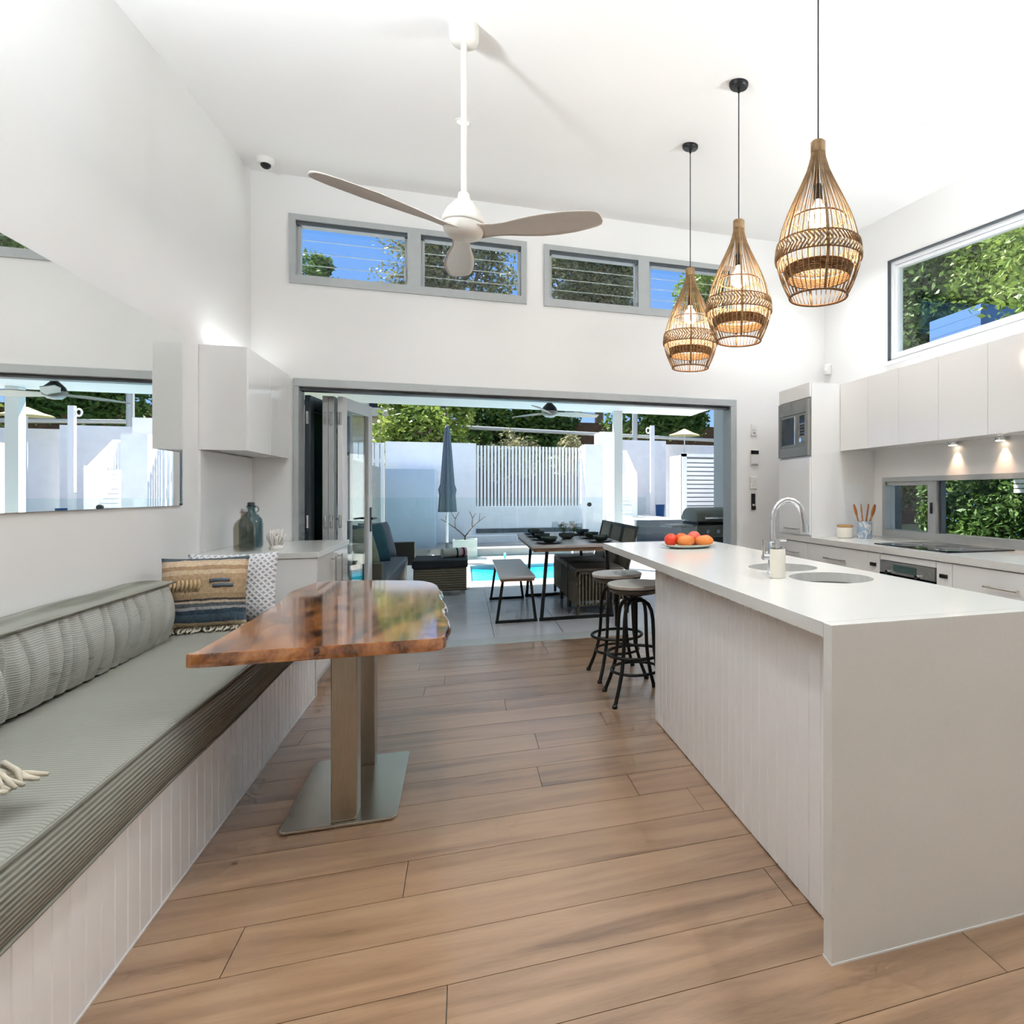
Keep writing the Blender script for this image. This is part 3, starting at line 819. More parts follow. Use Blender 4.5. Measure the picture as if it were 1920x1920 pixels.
# tap
tx, ty = 1.272, 2.40
tp = thing('kitchen_tap', (tx, ty, IZ), 'tall chrome gooseneck mixer tap on the island', 'tap')
MB().lathe([(0.026,0),(0.026,0.008),(0.022,0.012),(0.022,0.13),(0.018,0.14)], 24, (tx,ty,IZ)).build('body', M_chrome, tp, smooth=True, auto=40)
arc = [(tx, ty, IZ+0.12), (tx, ty, IZ+0.235)]
dirx, diry = 0.80, 0.0
for k in range(1, 13):
    a = math.pi*k/12*0.92
    rr = 0.062
    arc.append((tx + rr*(1-math.cos(a)), ty - 0.35*rr*(1-math.cos(a)), IZ+0.235+rr*math.sin(a)*1.35))
last = Vector(arc[-1]); arc.append(tuple(last + Vector((0.006, -0.004, -0.05))))
MB().tube(arc, 0.0125, 14).build('spout', M_chrome, tp, smooth=True, auto=50)
MB().tube([tuple(last + Vector((0.006,-0.004,-0.045))), tuple(last + Vector((0.008,-0.005,-0.075)))], 0.0145, 14).build('aerator', M_chrome, tp, smooth=True, auto=50)
MB().tube([(tx-0.02, ty, IZ+0.075), (tx-0.05, ty-0.005, IZ+0.075)], 0.014, 12).tube([(tx-0.045, ty-0.005, IZ+0.07), (tx-0.048, ty-0.006, IZ+0.15)], 0.008, 10).build('lever', M_chrome, tp, smooth=True, auto=50)
# soap bottle
sx_, sy_ = 1.232, 2.285
sp_ = thing('soap_dispenser', (sx_, sy_, IZ), 'white cylindrical soap dispenser standing before the tap', 'dispenser')
MB().lathe([(0.030,0.0),(0.032,0.004),(0.032,0.112),(0.030,0.118)], 28, (sx_,sy_,IZ+0.0005)).build('bottle', M_cream, sp_, smooth=True, auto=40)
MB().lathe([(0.028,0.1185),(0.028,0.126),(0.010,0.128),(0.008,0.15),(0.012,0.152),(0.012,0.16)], 20, (sx_,sy_,IZ)).build('pump', M_chrome, sp_, smooth=True, auto=40)
MB().tube([(sx_,sy_,IZ+0.156),(sx_+0.035,sy_-0.01,IZ+0.154)], 0.005, 8).build('nozzle', M_chrome, sp_, smooth=True, auto=40)
# fruit platter
fx, fy = 1.37, 3.72
pl = tag(MB().xf(Matrix.Identity(4)).lathe([(0.001,0.002),(0.11,0.002),(0.125,0.004),(0.165,0.02),(0.168,0.024),(0.16,0.022),(0.12,0.009),(0.001,0.008)], 40, (0,0,0), cap=False).build('platter', M_plate, smooth=True, org=(0,0,0)), 'pale oval platter holding fruit on the island', 'plate')
pl.location = (fx, fy, IZ); pl.scale = (1.08, 0.80, 1)
fruit = [('orange', M_apple, (-0.118, 0.005), (0.043,0.043,0.041), 'round red-orange fruit at the left end of the platter', 0),
         ('mango', M_mango, (-0.035,-0.045), (0.062,0.042,0.037), 'yellow-orange mango at the front left of the platter', 15),
         ('mango', M_orange, (-0.03, 0.056), (0.046,0.042,0.040), 'orange fruit lying behind the front mango on the platter', -10),
         ('mango', M_mango, (0.088,-0.045), (0.062,0.042,0.035), 'yellow-orange mango at the front right of the platter', -8),
         ('peach', M_pinkf, (0.056, 0.05), (0.046,0.044,0.046), 'pink-red fruit at the back right of the platter', 10),
         ('peach', M_apple, (0.135, 0.03), (0.032,0.036,0.034), 'small red fruit at the right end of the platter', 0)]
for nm, mm, (dx, dy), (a, b_, c_), lb, rz in fruit:
    mbf = MB().ball((0,0,0), a, b_, c_, 20, 12)
    o = mbf.build(nm, mm, smooth=True, org=(0,0,-c_))
    o.location = (fx+dx, fy+dy, IZ+0.0095); o.rotation_euler = (0,0,R(rz))
    tag(o, lb, 'fruit', 'fruit on the platter')
    MB().tube([(0,0,0),(0.003,0,0.012)], 0.003, 6).mesh
    st = MB().tube([(a*0.92,0,0.004),(a*1.06,0,0.007)], 0.003, 6).mesh('stem', M_bark)
    s_ = bpy.data.objects.new('stem', st); COL.objects.link(s_); s_.parent = o; s_.location = (0,0,c_)

# ---- bar stools
def make_stool(x, y, rz, label):
    st = thing('bar_stool', (0,0,0), label, 'stool', 'bar stools at the island end')
    MB().lathe([(0.001,0.672),(0.150,0.672),(0.168,0.678),(0.172,0.690),(0.172,0.696),(0.168,0.700),(0.001,0.701)], 40, cap=False).build('seat', M_seat_top, st, smooth=True, auto=30)
    MB().lathe([(0.001,0.640),(0.13,0.640),(0.158,0.652),(0.168,0.672),(0.001,0.6725)], 40, cap=False).build('seat_pan', M_seat_rim, st, smooth=True, auto=30)
    MB().lathe([(0.001,0.622),(0.05,0.622),(0.05,0.640),(0.001,0.640)], 20, cap=False).build('swivel_plate', M_black, st)
    MB().tube([(0,0,0.33),(0,0,0.625)], 0.014, 12).build('screw_post', M_black, st, smooth=True, auto=40)
    MB().lathe([(0.001,0.585),(0.035,0.585),(0.035,0.61),(0.001,0.61)], 16, cap=False).build('hub', M_black, st)
    for k in range(4):
        a = math.pi/4 + k*math.pi/2
        ca, sa = math.cos(a), math.sin(a)
        prof = [(0.02,0.598),(0.06,0.594),(0.092,0.575),(0.112,0.54),(0.122,0.49),(0.126,0.42),(0.133,0.30),(0.150,0.20),(0.184,0.10),(0.226,0.008)]
        MB().tube([(r*ca, r*sa, z) for r, z in prof], 0.0115, 10).build('leg', M_black, st, smooth=True, auto=50)
        MB().lathe([(0.001,0),(0.016,0),(0.016,0.014),(0.011,0.02)], 12, (0.228*ca,0.228*sa,0.0), cap=False).build('foot', M_blackp, st)
    for r, z, w in ((0.172,0.275,0.010),(0.148,0.175,0.009)):
        MB().tube([(r*math.cos(2*math.pi*k/40), r*math.sin(2*math.pi*k/40), z) for k in range(40)], w, 8, closed=True).build('foot_ring', M_black, st, smooth=True)
    st.location = (x, y, 0); st.rotation_euler = (0,0,rz)
    return st
make_stool(1.0, 3.655, R(-2), 'black iron bar stool nearer the camera, half hidden by the island')
make_stool(1.005, 4.16, R(2), 'black iron bar stool farther from the camera, near the doorway')

# ---- kitchen base units along the right wall
KX = 2.60
def handle(par, y0, y1, z, x=KX):
    mb = MB().tube([(x-0.028, y0, z), (x-0.028, y1, z)], 0.0055, 8)
    for yy in (y0+0.015, y1-0.015): mb.tube([(x+0.001, yy, z), (x-0.028, yy, z)], 0.0045, 8)
    return mb.build('handle', M_steel, par, smooth=True, auto=50)
def base_unit(y0, y1, label, hand=None, knob=False):
    u = thing('base_cabinet', (2.9, (y0+y1)/2, 0), label, 'cabinet', 'kitchen base cabinets')
    box('body', M_gloss, KX+0.02, XS-0.002, y0+0.0015, y1-0.0015, 0.10, 0.858, u)
    box('toe_kick', M_gloss, KX+0.06, KX+0.08, y0+0.0015, y1-0.0015, 0.0, 0.10, u)
    if y1-y0 > 0.3:
        for za, zb in ((0.655, 0.852), (0.385, 0.650), (0.105, 0.380)):
            d = box('drawer', M_gloss, KX, KX+0.02, y0+0.002, y1-0.002, za, zb, u, bevel=0.002)
            if hand: handle(d, hand[0], hand[1], zb-0.088 if zb > 0.8 else zb-0.06)
    else:
        d = box('filler_door', M_gloss, KX, KX+0.02, y0+0.002, y1-0.002, 0.105, 0.852, u, bevel=0.002)
        ym_ = (y0+y1)/2
        mb = MB().box(KX-0.012, KX, ym_-0.028, ym_-0.004, 0.765, 0.787).box(KX-0.012, KX, ym_+0.004, ym_+0.028, 0.765, 0.787)
        mb.build('latch', M_blackp, d, bevel=0.002)
    return u
base_unit(4.33, 4.822, 'white gloss drawer cabinet under the microwave tower', (4.445, 4.663))
base_unit(3.56, 4.33, 'white gloss drawer cabinet between microwave tower and oven', (3.81, 4.06))
base_unit(3.432, 3.56, 'narrow white gloss filler cabinet on the far side of the oven')
base_unit(2.80, 2.923, 'narrow white gloss filler cabinet on the near side of the oven')
base_unit(2.05, 2.80, 'white gloss drawer cabinet right of the oven, with one long handle', (2.35, 2.561))
base_unit(1.0, 2.05, 'white gloss drawer cabinet nearest the camera at the end of the worktop', (1.4, 1.65))
ov = thing('oven', (2.9, 3.18, 0.1), 'built-in oven with steel control panel under the cooktop', 'oven')
box('body', M_steel, KX+0.02, 3.15, 2.927, 3.428, 0.10, 0.855, ov)
box('filler_rail', M_gloss, KX+0.0, KX+0.02, 2.927, 3.428, 0.815, 0.852, ov, bevel=0.002)
cp = box('control_panel', M_satin, KX-0.006, KX+0.02, 2.93, 3.425, 0.735, 0.81, ov, bevel=0.002)
box('display', M_screen, KX-0.009, KX-0.006, 3.08, 3.29, 0.752, 0.796, cp)
box('black_strip', M_blackg, KX-0.007, KX+0.02, 2.93, 3.425, 0.708, 0.734, ov)
for yy in (3.06, 3.33): MB().tube([(KX-0.006, yy, 0.745), (KX-0.03, yy, 0.745)], 0.013, 16).build('knob', M_chrome, cp, smooth=True, auto=40)
dr = box('oven_door', M_blackg, KX-0.004, KX+0.02, 2.93, 3.425, 0.13, 0.705, ov, bevel=0.003)
handle(dr, 2.98, 3.38, 0.66, KX-0.004)
wt = slab_holes(KX-0.015, XS-0.001, 1.0, 4.83, 0.86, 0.90, []).build('worktop', M_stone)
tag(wt, 'white stone worktop running along the right wall under the window', 'worktop')
ct = thing('cooktop', (2.92, 3.24, 0.90), 'flat black glass cooktop set on the white worktop', 'cooktop')
box('glass_plate', M_blackg, 2.665, 3.16, 2.90, 3.58, 0.9005, 0.907, ct, bevel=0.002)
mk = MB()
for cx_, cy_, r in ((2.80,3.05,0.075),(2.80,3.42,0.095),(3.02,3.05,0.095),(3.02,3.42,0.075)):
    mk.tube([(cx_+r*math.cos(2*math.pi*k/36), cy_+r*math.sin(2*math.pi*k/36), 0.9072) for k in range(36)], 0.001, 4, closed=True)
mk.build('burner_ring', M_alu, ct)
# canister and utensil crock
cn = thing('canister', (2.83, 4.16, 0.90), 'small cream canister with timber lid on the worktop', 'canister')
MB().lathe([(0.055,0.0),(0.06,0.004),(0.06,0.078),(0.057,0.082)], 32, (2.83,4.16,0.9005)).build('jar', M_cream, cn, smooth=True, auto=40)
MB().lathe([(0.058,0.083),(0.062,0.086),(0.062,0.098),(0.058,0.10)], 32, (2.83,4.16,0.9005)).build('lid', M_lid, cn, smooth=True, auto=40)
kx, ky = 2.95, 4.08
cr = thing('utensil_crock', (kx, ky, 0.90), 'blue and white marbled utensil crock on the worktop', 'crock')
MB().lathe([(0.052,0.0),(0.055,0.004),(0.057,0.13),(0.054,0.13),(0.051,0.012),(0.001,0.012)], 32, (kx,ky,0.9005), cap=False).build('crock', M_marble, cr, smooth=True, auto=40)
ut = [('wooden_spoon', -0.028, 0.012, -0.24, 0.02, 'oval', 'wooden spoon leaning left in the crock'), ('slotted_spoon', -0.016, -0.016, -0.12, -0.08, 'slot', 'slotted wooden spoon standing left of centre in the crock'),
      ('wooden_spatula', 0.012, 0.018, 0.14, 0.06, 'flat', 'wooden spatula standing right of centre in the crock'), ('wooden_spoon', 0.02, -0.02, 0.20, -0.14, 'oval', 'wooden spoon leaning right in the crock'),
      ('wooden_spatula', 0.026, 0.016, 0.34, 0.16, 'flat', 'wooden spatula leaning farthest right in the crock')]
for nm, dx, dy, tx_, ty_, kind, lb in ut:
    base = Vector((kx+dx*0.6, ky+dy*0.6, 0.915))
    d = Vector((0.8*tx_, -0.6*tx_+ty_*0.5, 1)).normalized()
    tip = base + d*0.165
    o = thing(nm, tuple(base), lb, 'utensil', 'wooden utensils in the crock')
    MB().tube([tuple(base), tuple(tip)], 0.0055, 8).build('shaft', M_spoon, o, smooth=True, auto=50)
    rot = d.to_track_quat('Z', 'Y').to_matrix().to_4x4()
    hd = MB().ball((0,0,0.04), 0.026, 0.006, 0.05, 14, 9) if kind != 'flat' else MB().prism([(-0.016,-0.004),(0.016,-0.004),(0.016,0.004),(-0.016,0.004)], -0.005, 0.085)
    hd.xf(Matrix.Translation(tip) @ rot @ Matrix.Rotation(R(-20), 4, 'Z')).build('head', M_spoon, o, smooth=(kind != 'flat'), bevel=0.002 if kind == 'flat' else 0)

# ---- wall cabinets with puck lights
UX, UZ0, UZ1 = 2.88, 1.585, 2.12
ubs = [4.298, 3.94, 3.60, 3.22, 2.83, 2.44, 2.05]
lbs = ['white gloss wall cabinet against the microwave tower', 'second white gloss wall cabinet from the microwave tower', 'third white gloss wall cabinet from the microwave tower',
       'white gloss wall cabinet over the far end of the cooktop', 'white gloss wall cabinet at the right edge of the picture', 'white gloss wall cabinet nearest the camera']
for (b_, a), lb in zip(zip(ubs[:-1], ubs[1:]), lbs):
    u = thing('wall_cabinet', ((UX+XS)/2, (a+b_)/2, UZ0), lb, 'cabinet', 'kitchen wall cabinets')
    box('body', M_gloss, UX+0.02, XS-0.001, a+0.0015, b_-0.0015, UZ0+0.012, UZ1, u)
    box('door', M_gloss, UX, UX+0.02, a+0.0015, b_-0.0015, UZ0, UZ1, u, bevel=0.0015)
def spot(name, loc, energy, size_deg, blend, col, par, radius=0.03, dirv=(0,0,-1)):
    l = bpy.data.lights.new(name, 'SPOT'); l.energy = energy; l.spot_size = R(size_deg); l.spot_blend = blend; l.color = col; l.shadow_soft_size = radius
    o = bpy.data.objects.new(name, l); COL.objects.link(o); o.parent = par; o.location = Vector(loc) - worg(par)
    o.rotation_euler = Vector(dirv).to_track_quat('-Z', 'Y').to_euler()
    return o
for yy, lb in ((3.40, 'warm puck light under the cabinet over the cooktop, farther one'), (3.01, 'warm puck light under the cabinet over the cooktop, nearer one'), (2.60, 'warm puck light under the wall cabinet beyond the right edge')):
    p_ = thing('puck_light', (3.162, yy, UZ0), lb, 'lamp', 'under-cabinet puck lights')
    MB().lathe([(0.034,-0.012),(0.036,-0.008),(0.036,0.012)], 24, (3.162,yy,UZ0)).build('housing', M_chrome, p_, smooth=True, auto=40)
    MB().lathe([(0.001,-0.0145),(0.026,-0.0145),(0.026,-0.0125),(0.001,-0.0125)], 20, (3.162,yy,UZ0), cap=False).build('lens', M_ledw, p_)
    spot('puck_beam', (3.165, yy, UZ0-0.018), 3.2, 75, 0.9, (1.0, 0.62, 0.38), p_, 0.012, (0.1, 0, -1))

# ---- microwave tower standing on the worktop
TX0, TY0, TY1, TZ1 = 2.62, 4.302, 4.822, 2.125
tw = thing('microwave_tower', (2.9, 4.56, 0.90), 'tall white gloss tower on the worktop holding the microwave', 'cabinet')
mb = area(MB(), [(4.315, 4.80, 1.545, 2.005)], 'x', TX0+0.001, TX0+0.55, TY0, TY1, 0.9005, TZ1)
mb.box(TX0+0.55, XS-0.001, TY0, TY1, 0.9005, TZ1)
mb.build('body', M_gloss, tw)
dd = box('lift_up_door', M_gloss, TX0-0.018, TX0, TY0+0.002, 4.80, 0.915, 1.53, tw, bevel=0.002)
handle(dd, 4.445, 4.663, 0.955, TX0-0.018)
box('top_panel', M_gloss, TX0-0.018, TX0, TY0+0.002, 4.80, 2.01, TZ1, tw, bevel=0.002)
mw = thing('microwave', (TX0+0.2, 4.56, 1.548), 'stainless steel built-in microwave in the white tower', 'microwave')
box('body', M_steel, TX0+0.0, TX0+0.40, 4.33, 4.785, 1.56, 1.99, mw)
tr = area(MB(), [(4.35, 4.765, 1.625, 1.895)], 'x', TX0-0.026, TX0, 4.317, 4.798, 1.547, 2.003)
tr.build('trim_frame', M_satin, mw, bevel=0.002)
fc = box('face', M_satin, TX0-0.022, TX0-0.004, 4.352, 4.763, 1.627, 1.893, mw, bevel=0.002)
box('window', M_microwin, TX0-0.026, TX0-0.021, 4.535, 4.74, 1.65, 1.872, fc)
box('door_handle', M_chrome, TX0-0.045, TX0-0.03, 4.487, 4.50, 1.645, 1.875, fc, bevel=0.003)
box('display', M_blackg, TX0-0.025, TX0-0.021, 4.375, 4.445, 1.815, 1.875, fc)
bt = MB()
for i in range(3):
    for j in range(4): bt.box(TX0-0.0245, TX0-0.021, 4.378+i*0.023, 4.396+i*0.023, 1.712+j*0.024, 1.729+j*0.024)
bt.build('buttons', M_blackp, fc)['kind'] = 'stuff'
MB().tube([(TX0-0.02, 4.41, 1.675), (TX0-0.04, 4.41, 1.675)], 0.018, 20).build('dial', M_chrome, fc, smooth=True, auto=40)

# ---- things on the walls
def plate(name, x, z, w_, h_, m_, label, cat, parts=()):
    o = thing(name, (x, YB, z), label, cat)
    box('plate', m_, x-w_/2, x+w_/2, YB-0.014, YB-0.0005, z-h_/2, z+h_/2, o, bevel=0.003)
    for pn, px_, pz_, pw_, ph_, pm_ in parts:
        box(pn, pm_, x+px_-pw_/2, x+px_+pw_/2, YB-0.019, YB-0.013, z+pz_-ph_/2, z+pz_+ph_/2, o, bevel=0.0015)
    return o
plate('air_conditioner_control', 2.63, 1.85, 0.062, 0.11, M_whitep, 'white wall controller above the dark display panel', 'controller', (('screen', 0, 0.02, 0.046, 0.04, M_trim), ('button', 0, -0.03, 0.03, 0.015, M_alu)))
plate('alarm_keypad', 2.635, 1.585, 0.086, 0.145, M_whitep, 'white keypad with black display on the back wall', 'keypad', (('display', 0, 0.05, 0.08, 0.036, M_blackg), ('button_flap', 0, -0.02, 0.076, 0.075, M_trim), ('lip', 0, -0.066, 0.06, 0.006, M_alu)))
plate('light_switch', 2.622, 1.345, 0.072, 0.116, M_whitep, 'white light switch plate above the dark remote', 'switch', (('rocker', -0.018, 0.02, 0.014, 0.024, M_trim), ('rocker', 0.018, 0.02, 0.014, 0.024, M_trim), ('rocker', 0, -0.02, 0.014, 0.024, M_trim)))
plate('fan_remote', 2.622, 1.165, 0.04, 0.155, M_blackp, 'slim dark remote in its holder on the back wall', 'remote', (('button_cluster', 0, -0.03, 0.022, 0.018, M_whitep), ('holder', 0, -0.06, 0.046, 0.03, M_blackp)))
sn = thing('motion_sensor', (XR, 5.25, 2.40), 'small white motion sensor above the microwave tower', 'sensor')
MB().lathe([(0.035,0),(0.04,0.01),(0.04,0.09),(0.03,0.10)], 20, (XR-0.022,5.25,2.40)).build('housing', M_whitep, sn, smooth=True, auto=40)
MB().ball((XR-0.05,5.24,2.44), 0.018, 0.026, 0.026, 14, 8).build('lens', M_trim, sn, smooth=True)
yc = 5.09
cc = thing('dome_camera', (-1.36, yc, ceil_z(yc)), 'white dome security camera at the corner of the ceiling', 'camera')
cz = ceil_z(yc)
MB().lathe([(0.062,0.004),(0.062,-0.02),(0.052,-0.045),(0.04,-0.05)], 28, (-1.36,yc,cz)).build('housing', M_whitep, cc, smooth=True, auto=40)
MB().ball((-1.352,yc-0.012,cz-0.05), 0.034, 0.034, 0.03, 18, 10).build('lens_dome', M_blackg, cc, smooth=True)

# ---- frameless mirror on the left wall
mr_ = thing('wall_mirror', (XL, 2.8, 1.18), 'large frameless mirror on the left wall above the bench', 'mirror')
box('backing', M_aludark, XL, XL+0.006, 1.352, 4.14, 1.182, 2.138, mr_)
box('mirror_glass', M_mirror, XL+0.006, XL+0.011, 1.35, 4.142, 1.18, 2.14, mr_)

# ---- left corner cabinets
BX = -0.865
bc = thing('corner_cabinet', (-1.2, 4.8, 0), 'white gloss base cabinet in the left corner beyond the bench', 'cabinet')
box('body', M_gloss, XL+0.001, BX-0.02, 4.29, 5.345, 0.10, 0.848, bc)
box('end_panel', M_gloss, XL+0.001, BX, 4.272, 4.29, 0.0, 0.848, bc, bevel=0.0015)
box('toe_kick', M_gloss, XL+0.05, BX-0.06, 4.29, 5.345, 0.0, 0.10, bc)
for a, b_, hy in ((4.293, 4.815, 4.70), (4.819, 5.343, 4.93)):
    d = box('door', M_gloss, BX-0.02, BX, a, b_, 0.105, 0.845, bc, bevel=0.002)
    mb = MB().tube([(BX+0.03, hy, 0.60), (BX+0.03, hy, 0.815)], 0.006, 8)
    for zz in (0.615, 0.80): mb.tube([(BX-0.001, hy, zz), (BX+0.03, hy, zz)], 0.005, 8)
    mb.build('handle', M_steel, d, smooth=True, auto=50)
tag(box('corner_worktop', M_stone, XL+0.001, BX+0.012, 4.262, 5.345, 0.85, 0.885, bevel=0.002), 'white stone top of the left corner cabinet', 'worktop')
uc = thing('corner_wall_cabinet', (-1.4, 4.87, 1.515), 'white gloss wall cabinet in the left corner beside the mirror', 'cabinet')
box('body', M_gloss, XL+0.001, -1.288, 4.41, 5.345, 1.515, 2.142, uc)
box('end_panel', M_gloss, XL+0.001, -1.269, 4.39, 4.41, 1.51, 2.145, uc, bevel=0.0015)
for a, b_ in ((4.412, 4.877), (4.880, 5.344)): box('door', M_gloss, -1.288, -1.269, a, b_, 1.51, 2.145, uc, bevel=0.002)
structure(box('trim_1', M_trim, XL, XL+0.012, 4.39, 5.349, 0.886, 1.508))

# glass jugs and coral
def jug(x, y, sc, m_, label, handle_side):
    o = thing('glass_jug', (x, y, 0.885), label, 'jug', 'glass jugs on the corner worktop')
    prof = [(0.05,0.0),(0.06,0.004),(0.064,0.02),(0.064,0.155),(0.058,0.185),(0.04,0.21),(0.024,0.225),(0.021,0.25),(0.026,0.256),(0.026,0.268),(0.019,0.268),(0.016,0.25),(0.02,0.222),(0.036,0.206),(0.054,0.182),(0.06,0.155),(0.06,0.02),(0.05,0.008),(0.001,0.007)]
    MB().lathe([(r*sc, z*sc) for r, z in prof], 32, (x,y,0.8855), cap=False).build('bottle', m_, o, smooth=True)
    a = handle_side
    pts = []
    for k in range(20):
        t = 2*math.pi*k/20
        rr = 0.018*sc
        pts.append((x+(0.03*sc+rr*math.cos(t))*math.cos(a), y+(0.03*sc+rr*math.cos(t))*math.sin(a), 0.885+0.245*sc+rr*math.sin(t)))
    MB().tube(pts, 0.004*sc, 6, closed=True).build('loop_handle', m_, o, smooth=True)
    MB().lathe([(0.017*sc,0.262*sc),(0.02*sc,0.27*sc),(0.02*sc,0.285*sc),(0.012*sc,0.29*sc)], 16, (x,y,0.885)).build('stopper', M_alu if m_ is M_jug else M_aludark, o, smooth=True, auto=40)
    return o
jug(-1.315, 4.50, 0.92, M_jug, 'smoky grey-brown glass jug in front on the corner worktop', R(60))
jug(-1.325, 4.665, 1.05, M_jug2, 'dark teal glass jug standing behind the grey-brown jug', R(-20))
co = thing('coral_ornament', (-1.16, 4.58, 0.885), 'white branching coral ornament beside the glass jugs', 'ornament')
rc = random.Random(5)
mb = MB()
for k in range(34):
    a = rc.uniform(0, 2*math.pi); r0 = rc.uniform(0, 0.03); l_ = rc.uniform(0.06, 0.115)
    p0 = Vector((-1.16+r0*math.cos(a), 4.58+r0*math.sin(a), 0.90)); p1 = p0 + Vector((math.cos(a)*r0*0.9, math.sin(a)*r0*0.9, l_*0.6)); p2 = p1 + Vector((rc.uniform(-.018,.018), rc.uniform(-.018,.018), l_*0.4))
    mb.tube([tuple(p0), tuple(p1), tuple(p2)], [0.007, 0.006, 0.004], 6)
    p3 = p1 + Vector((rc.uniform(-.025,.025), rc.uniform(-.025,.025), l_*0.25)); mb.tube([tuple(p1), tuple(p3)], [0.005, 0.003], 5)
mb.build('branches', M_coral, co, smooth=True)
MB().lathe([(0.04,0.0),(0.042,0.006),(0.036,0.025),(0.001,0.03)], 20, (-1.16,4.58,0.8855), cap=False).build('base', M_coral, co, smooth=True)

# ---- built-in bench seat along the left wall
BY0, BY1 = 0.35, 4.262
bn = thing('bench_base', (-1.2, 2.3, 0), 'white built-in bench base with grooved board front along the left wall', 'bench')
box('body', M_board, XL+0.001, -0.884, BY0, BY1, 0, 0.362, bn)
wbd = (BY1-BY0)/60
me = MB().box(-0.006, 0.006, -wbd/2+0.0012, wbd/2-0.0012, 0.004, 0.362).mesh('board', M_board)
for k in range(60):
    o = share('board', me, bn, (-0.877, BY0+wbd*(k+0.5), 0))
    bv = o.modifiers.new('bevel', 'BEVEL'); bv.width = 0.003; bv.segments = 1
box('floor_seal', M_trim, -0.873, -0.868, BY0, BY1, 0.0, 0.006, bn)
sc_ = thing('seat_cushion', (-1.2, 2.3, 0.363), 'long grey corduroy seat cushion on the bench', 'cushion')
rs = random.Random(3)
fold = [(rs.uniform(BY0, 3.4), rs.uniform(0.02, 0.06), rs.uniform(0.0015, 0.004), rs.uniform(-0.25, 0.25)) for _ in range(26)]
def seat_top(u, v):
    x = XL+0.004 + u*(-0.855-(XL+0.004)); y = BY0 + v*(4.255-BY0)
    z = 0.535 + 0.016*math.sin(math.pi*min(1, u*1.02)) + 0.006*math.sin(y*3.1+x*2)
    k = max(0.0, (u-0.25)/0.75)
    for fy_, w_, a_, sl in fold:
        d = (y - fy_ - sl*(x+1.2))/w_
        if abs(d) < 3: z += a_*k*math.exp(-d*d)
    if u > 0.97: z -= 0.010*((u-0.97)/0.03)**2
    return (x, y, z)
MB().grid(seat_top, 34, 190).build('cushion_top', M_cord_seat, sc_, smooth=True)
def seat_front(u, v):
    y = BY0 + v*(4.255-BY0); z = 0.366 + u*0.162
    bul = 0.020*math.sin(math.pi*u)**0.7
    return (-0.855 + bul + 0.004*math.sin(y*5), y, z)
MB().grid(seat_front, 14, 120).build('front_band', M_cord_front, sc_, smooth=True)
MB().box(XL+0.004, -0.86, BY0+0.002, 4.253, 0.3635, 0.52).build('pad', M_cord_front, sc_)
for z_, x_ in ((0.530, -0.852), (0.368, -0.852)):
    MB().tube([(x_+0.004*math.sin(y_*5), y_, z_) for y_ in [BY0+ (4.255-BY0)*i/60 for i in range(61)]], 0.006, 8).build('piping', M_cord_front, sc_, smooth=True)
bk = thing('back_cushion', (-1.42, 1.9, 0.545), 'long grey ruched back cushion leaning on the left wall', 'cushion')
K0, K1 = 0.35, 3.52
fold2 = []
y_ = K0
while y_ < K1:
    fold2.append((y_, rs.uniform(0.009, 0.016), rs.uniform(0.018, 0.036), rs.uniform(0, 6.28), rs.uniform(0.01, 0.035))); y_ += rs.uniform(0.045, 0.13)
def ruch(u, v):
    y = K0 + v*(K1-K0); z = 0.557 + u*0.263
    x = -1.335 + 0.045*math.sin(math.pi*(0.08+0.84*u))
    env = min(1.0, (K1-y)/0.15, (y-K0)/0.15) if y > K0 else 0
    for fy_, w_, a_, ph, amp in fold2:
        d = (y - fy_ - amp*math.sin(u*3.0+ph))/w_
        if abs(d) < 3: x -= a_*max(0, env)*math.exp(-d*d)*(0.35+0.65*math.sin(math.pi*u))
    e = (K1-y)
    if e < 0.06: x -= 0.05*(1-e/0.06)**2
    return (x, y, z)
MB().grid(ruch, 22, 620).build('ruched_front', M_cord_back, bk, smooth=True)
box('core', M_cord_front, XL+0.004, -1.39, K0+0.002, K1-0.012, 0.558, 0.826, bk, bevel=0.02, seg=3)
def btop(u, v):
    y = K0 + v*(K1-K0); return (XL+0.006 + u*(-1.318-(XL+0.006)), y, 0.823 + 0.012*math.sin(math.pi*u) + 0.002*math.sin(y*9))
MB().grid(btop, 10, 80).build('top_band', M_cord_front, bk, smooth=True)
MB().tube([(-1.318, K0+(K1-K0)*i/60, 0.824) for i in range(61)], 0.006, 8).build('piping', M_cord_front, bk, smooth=True)

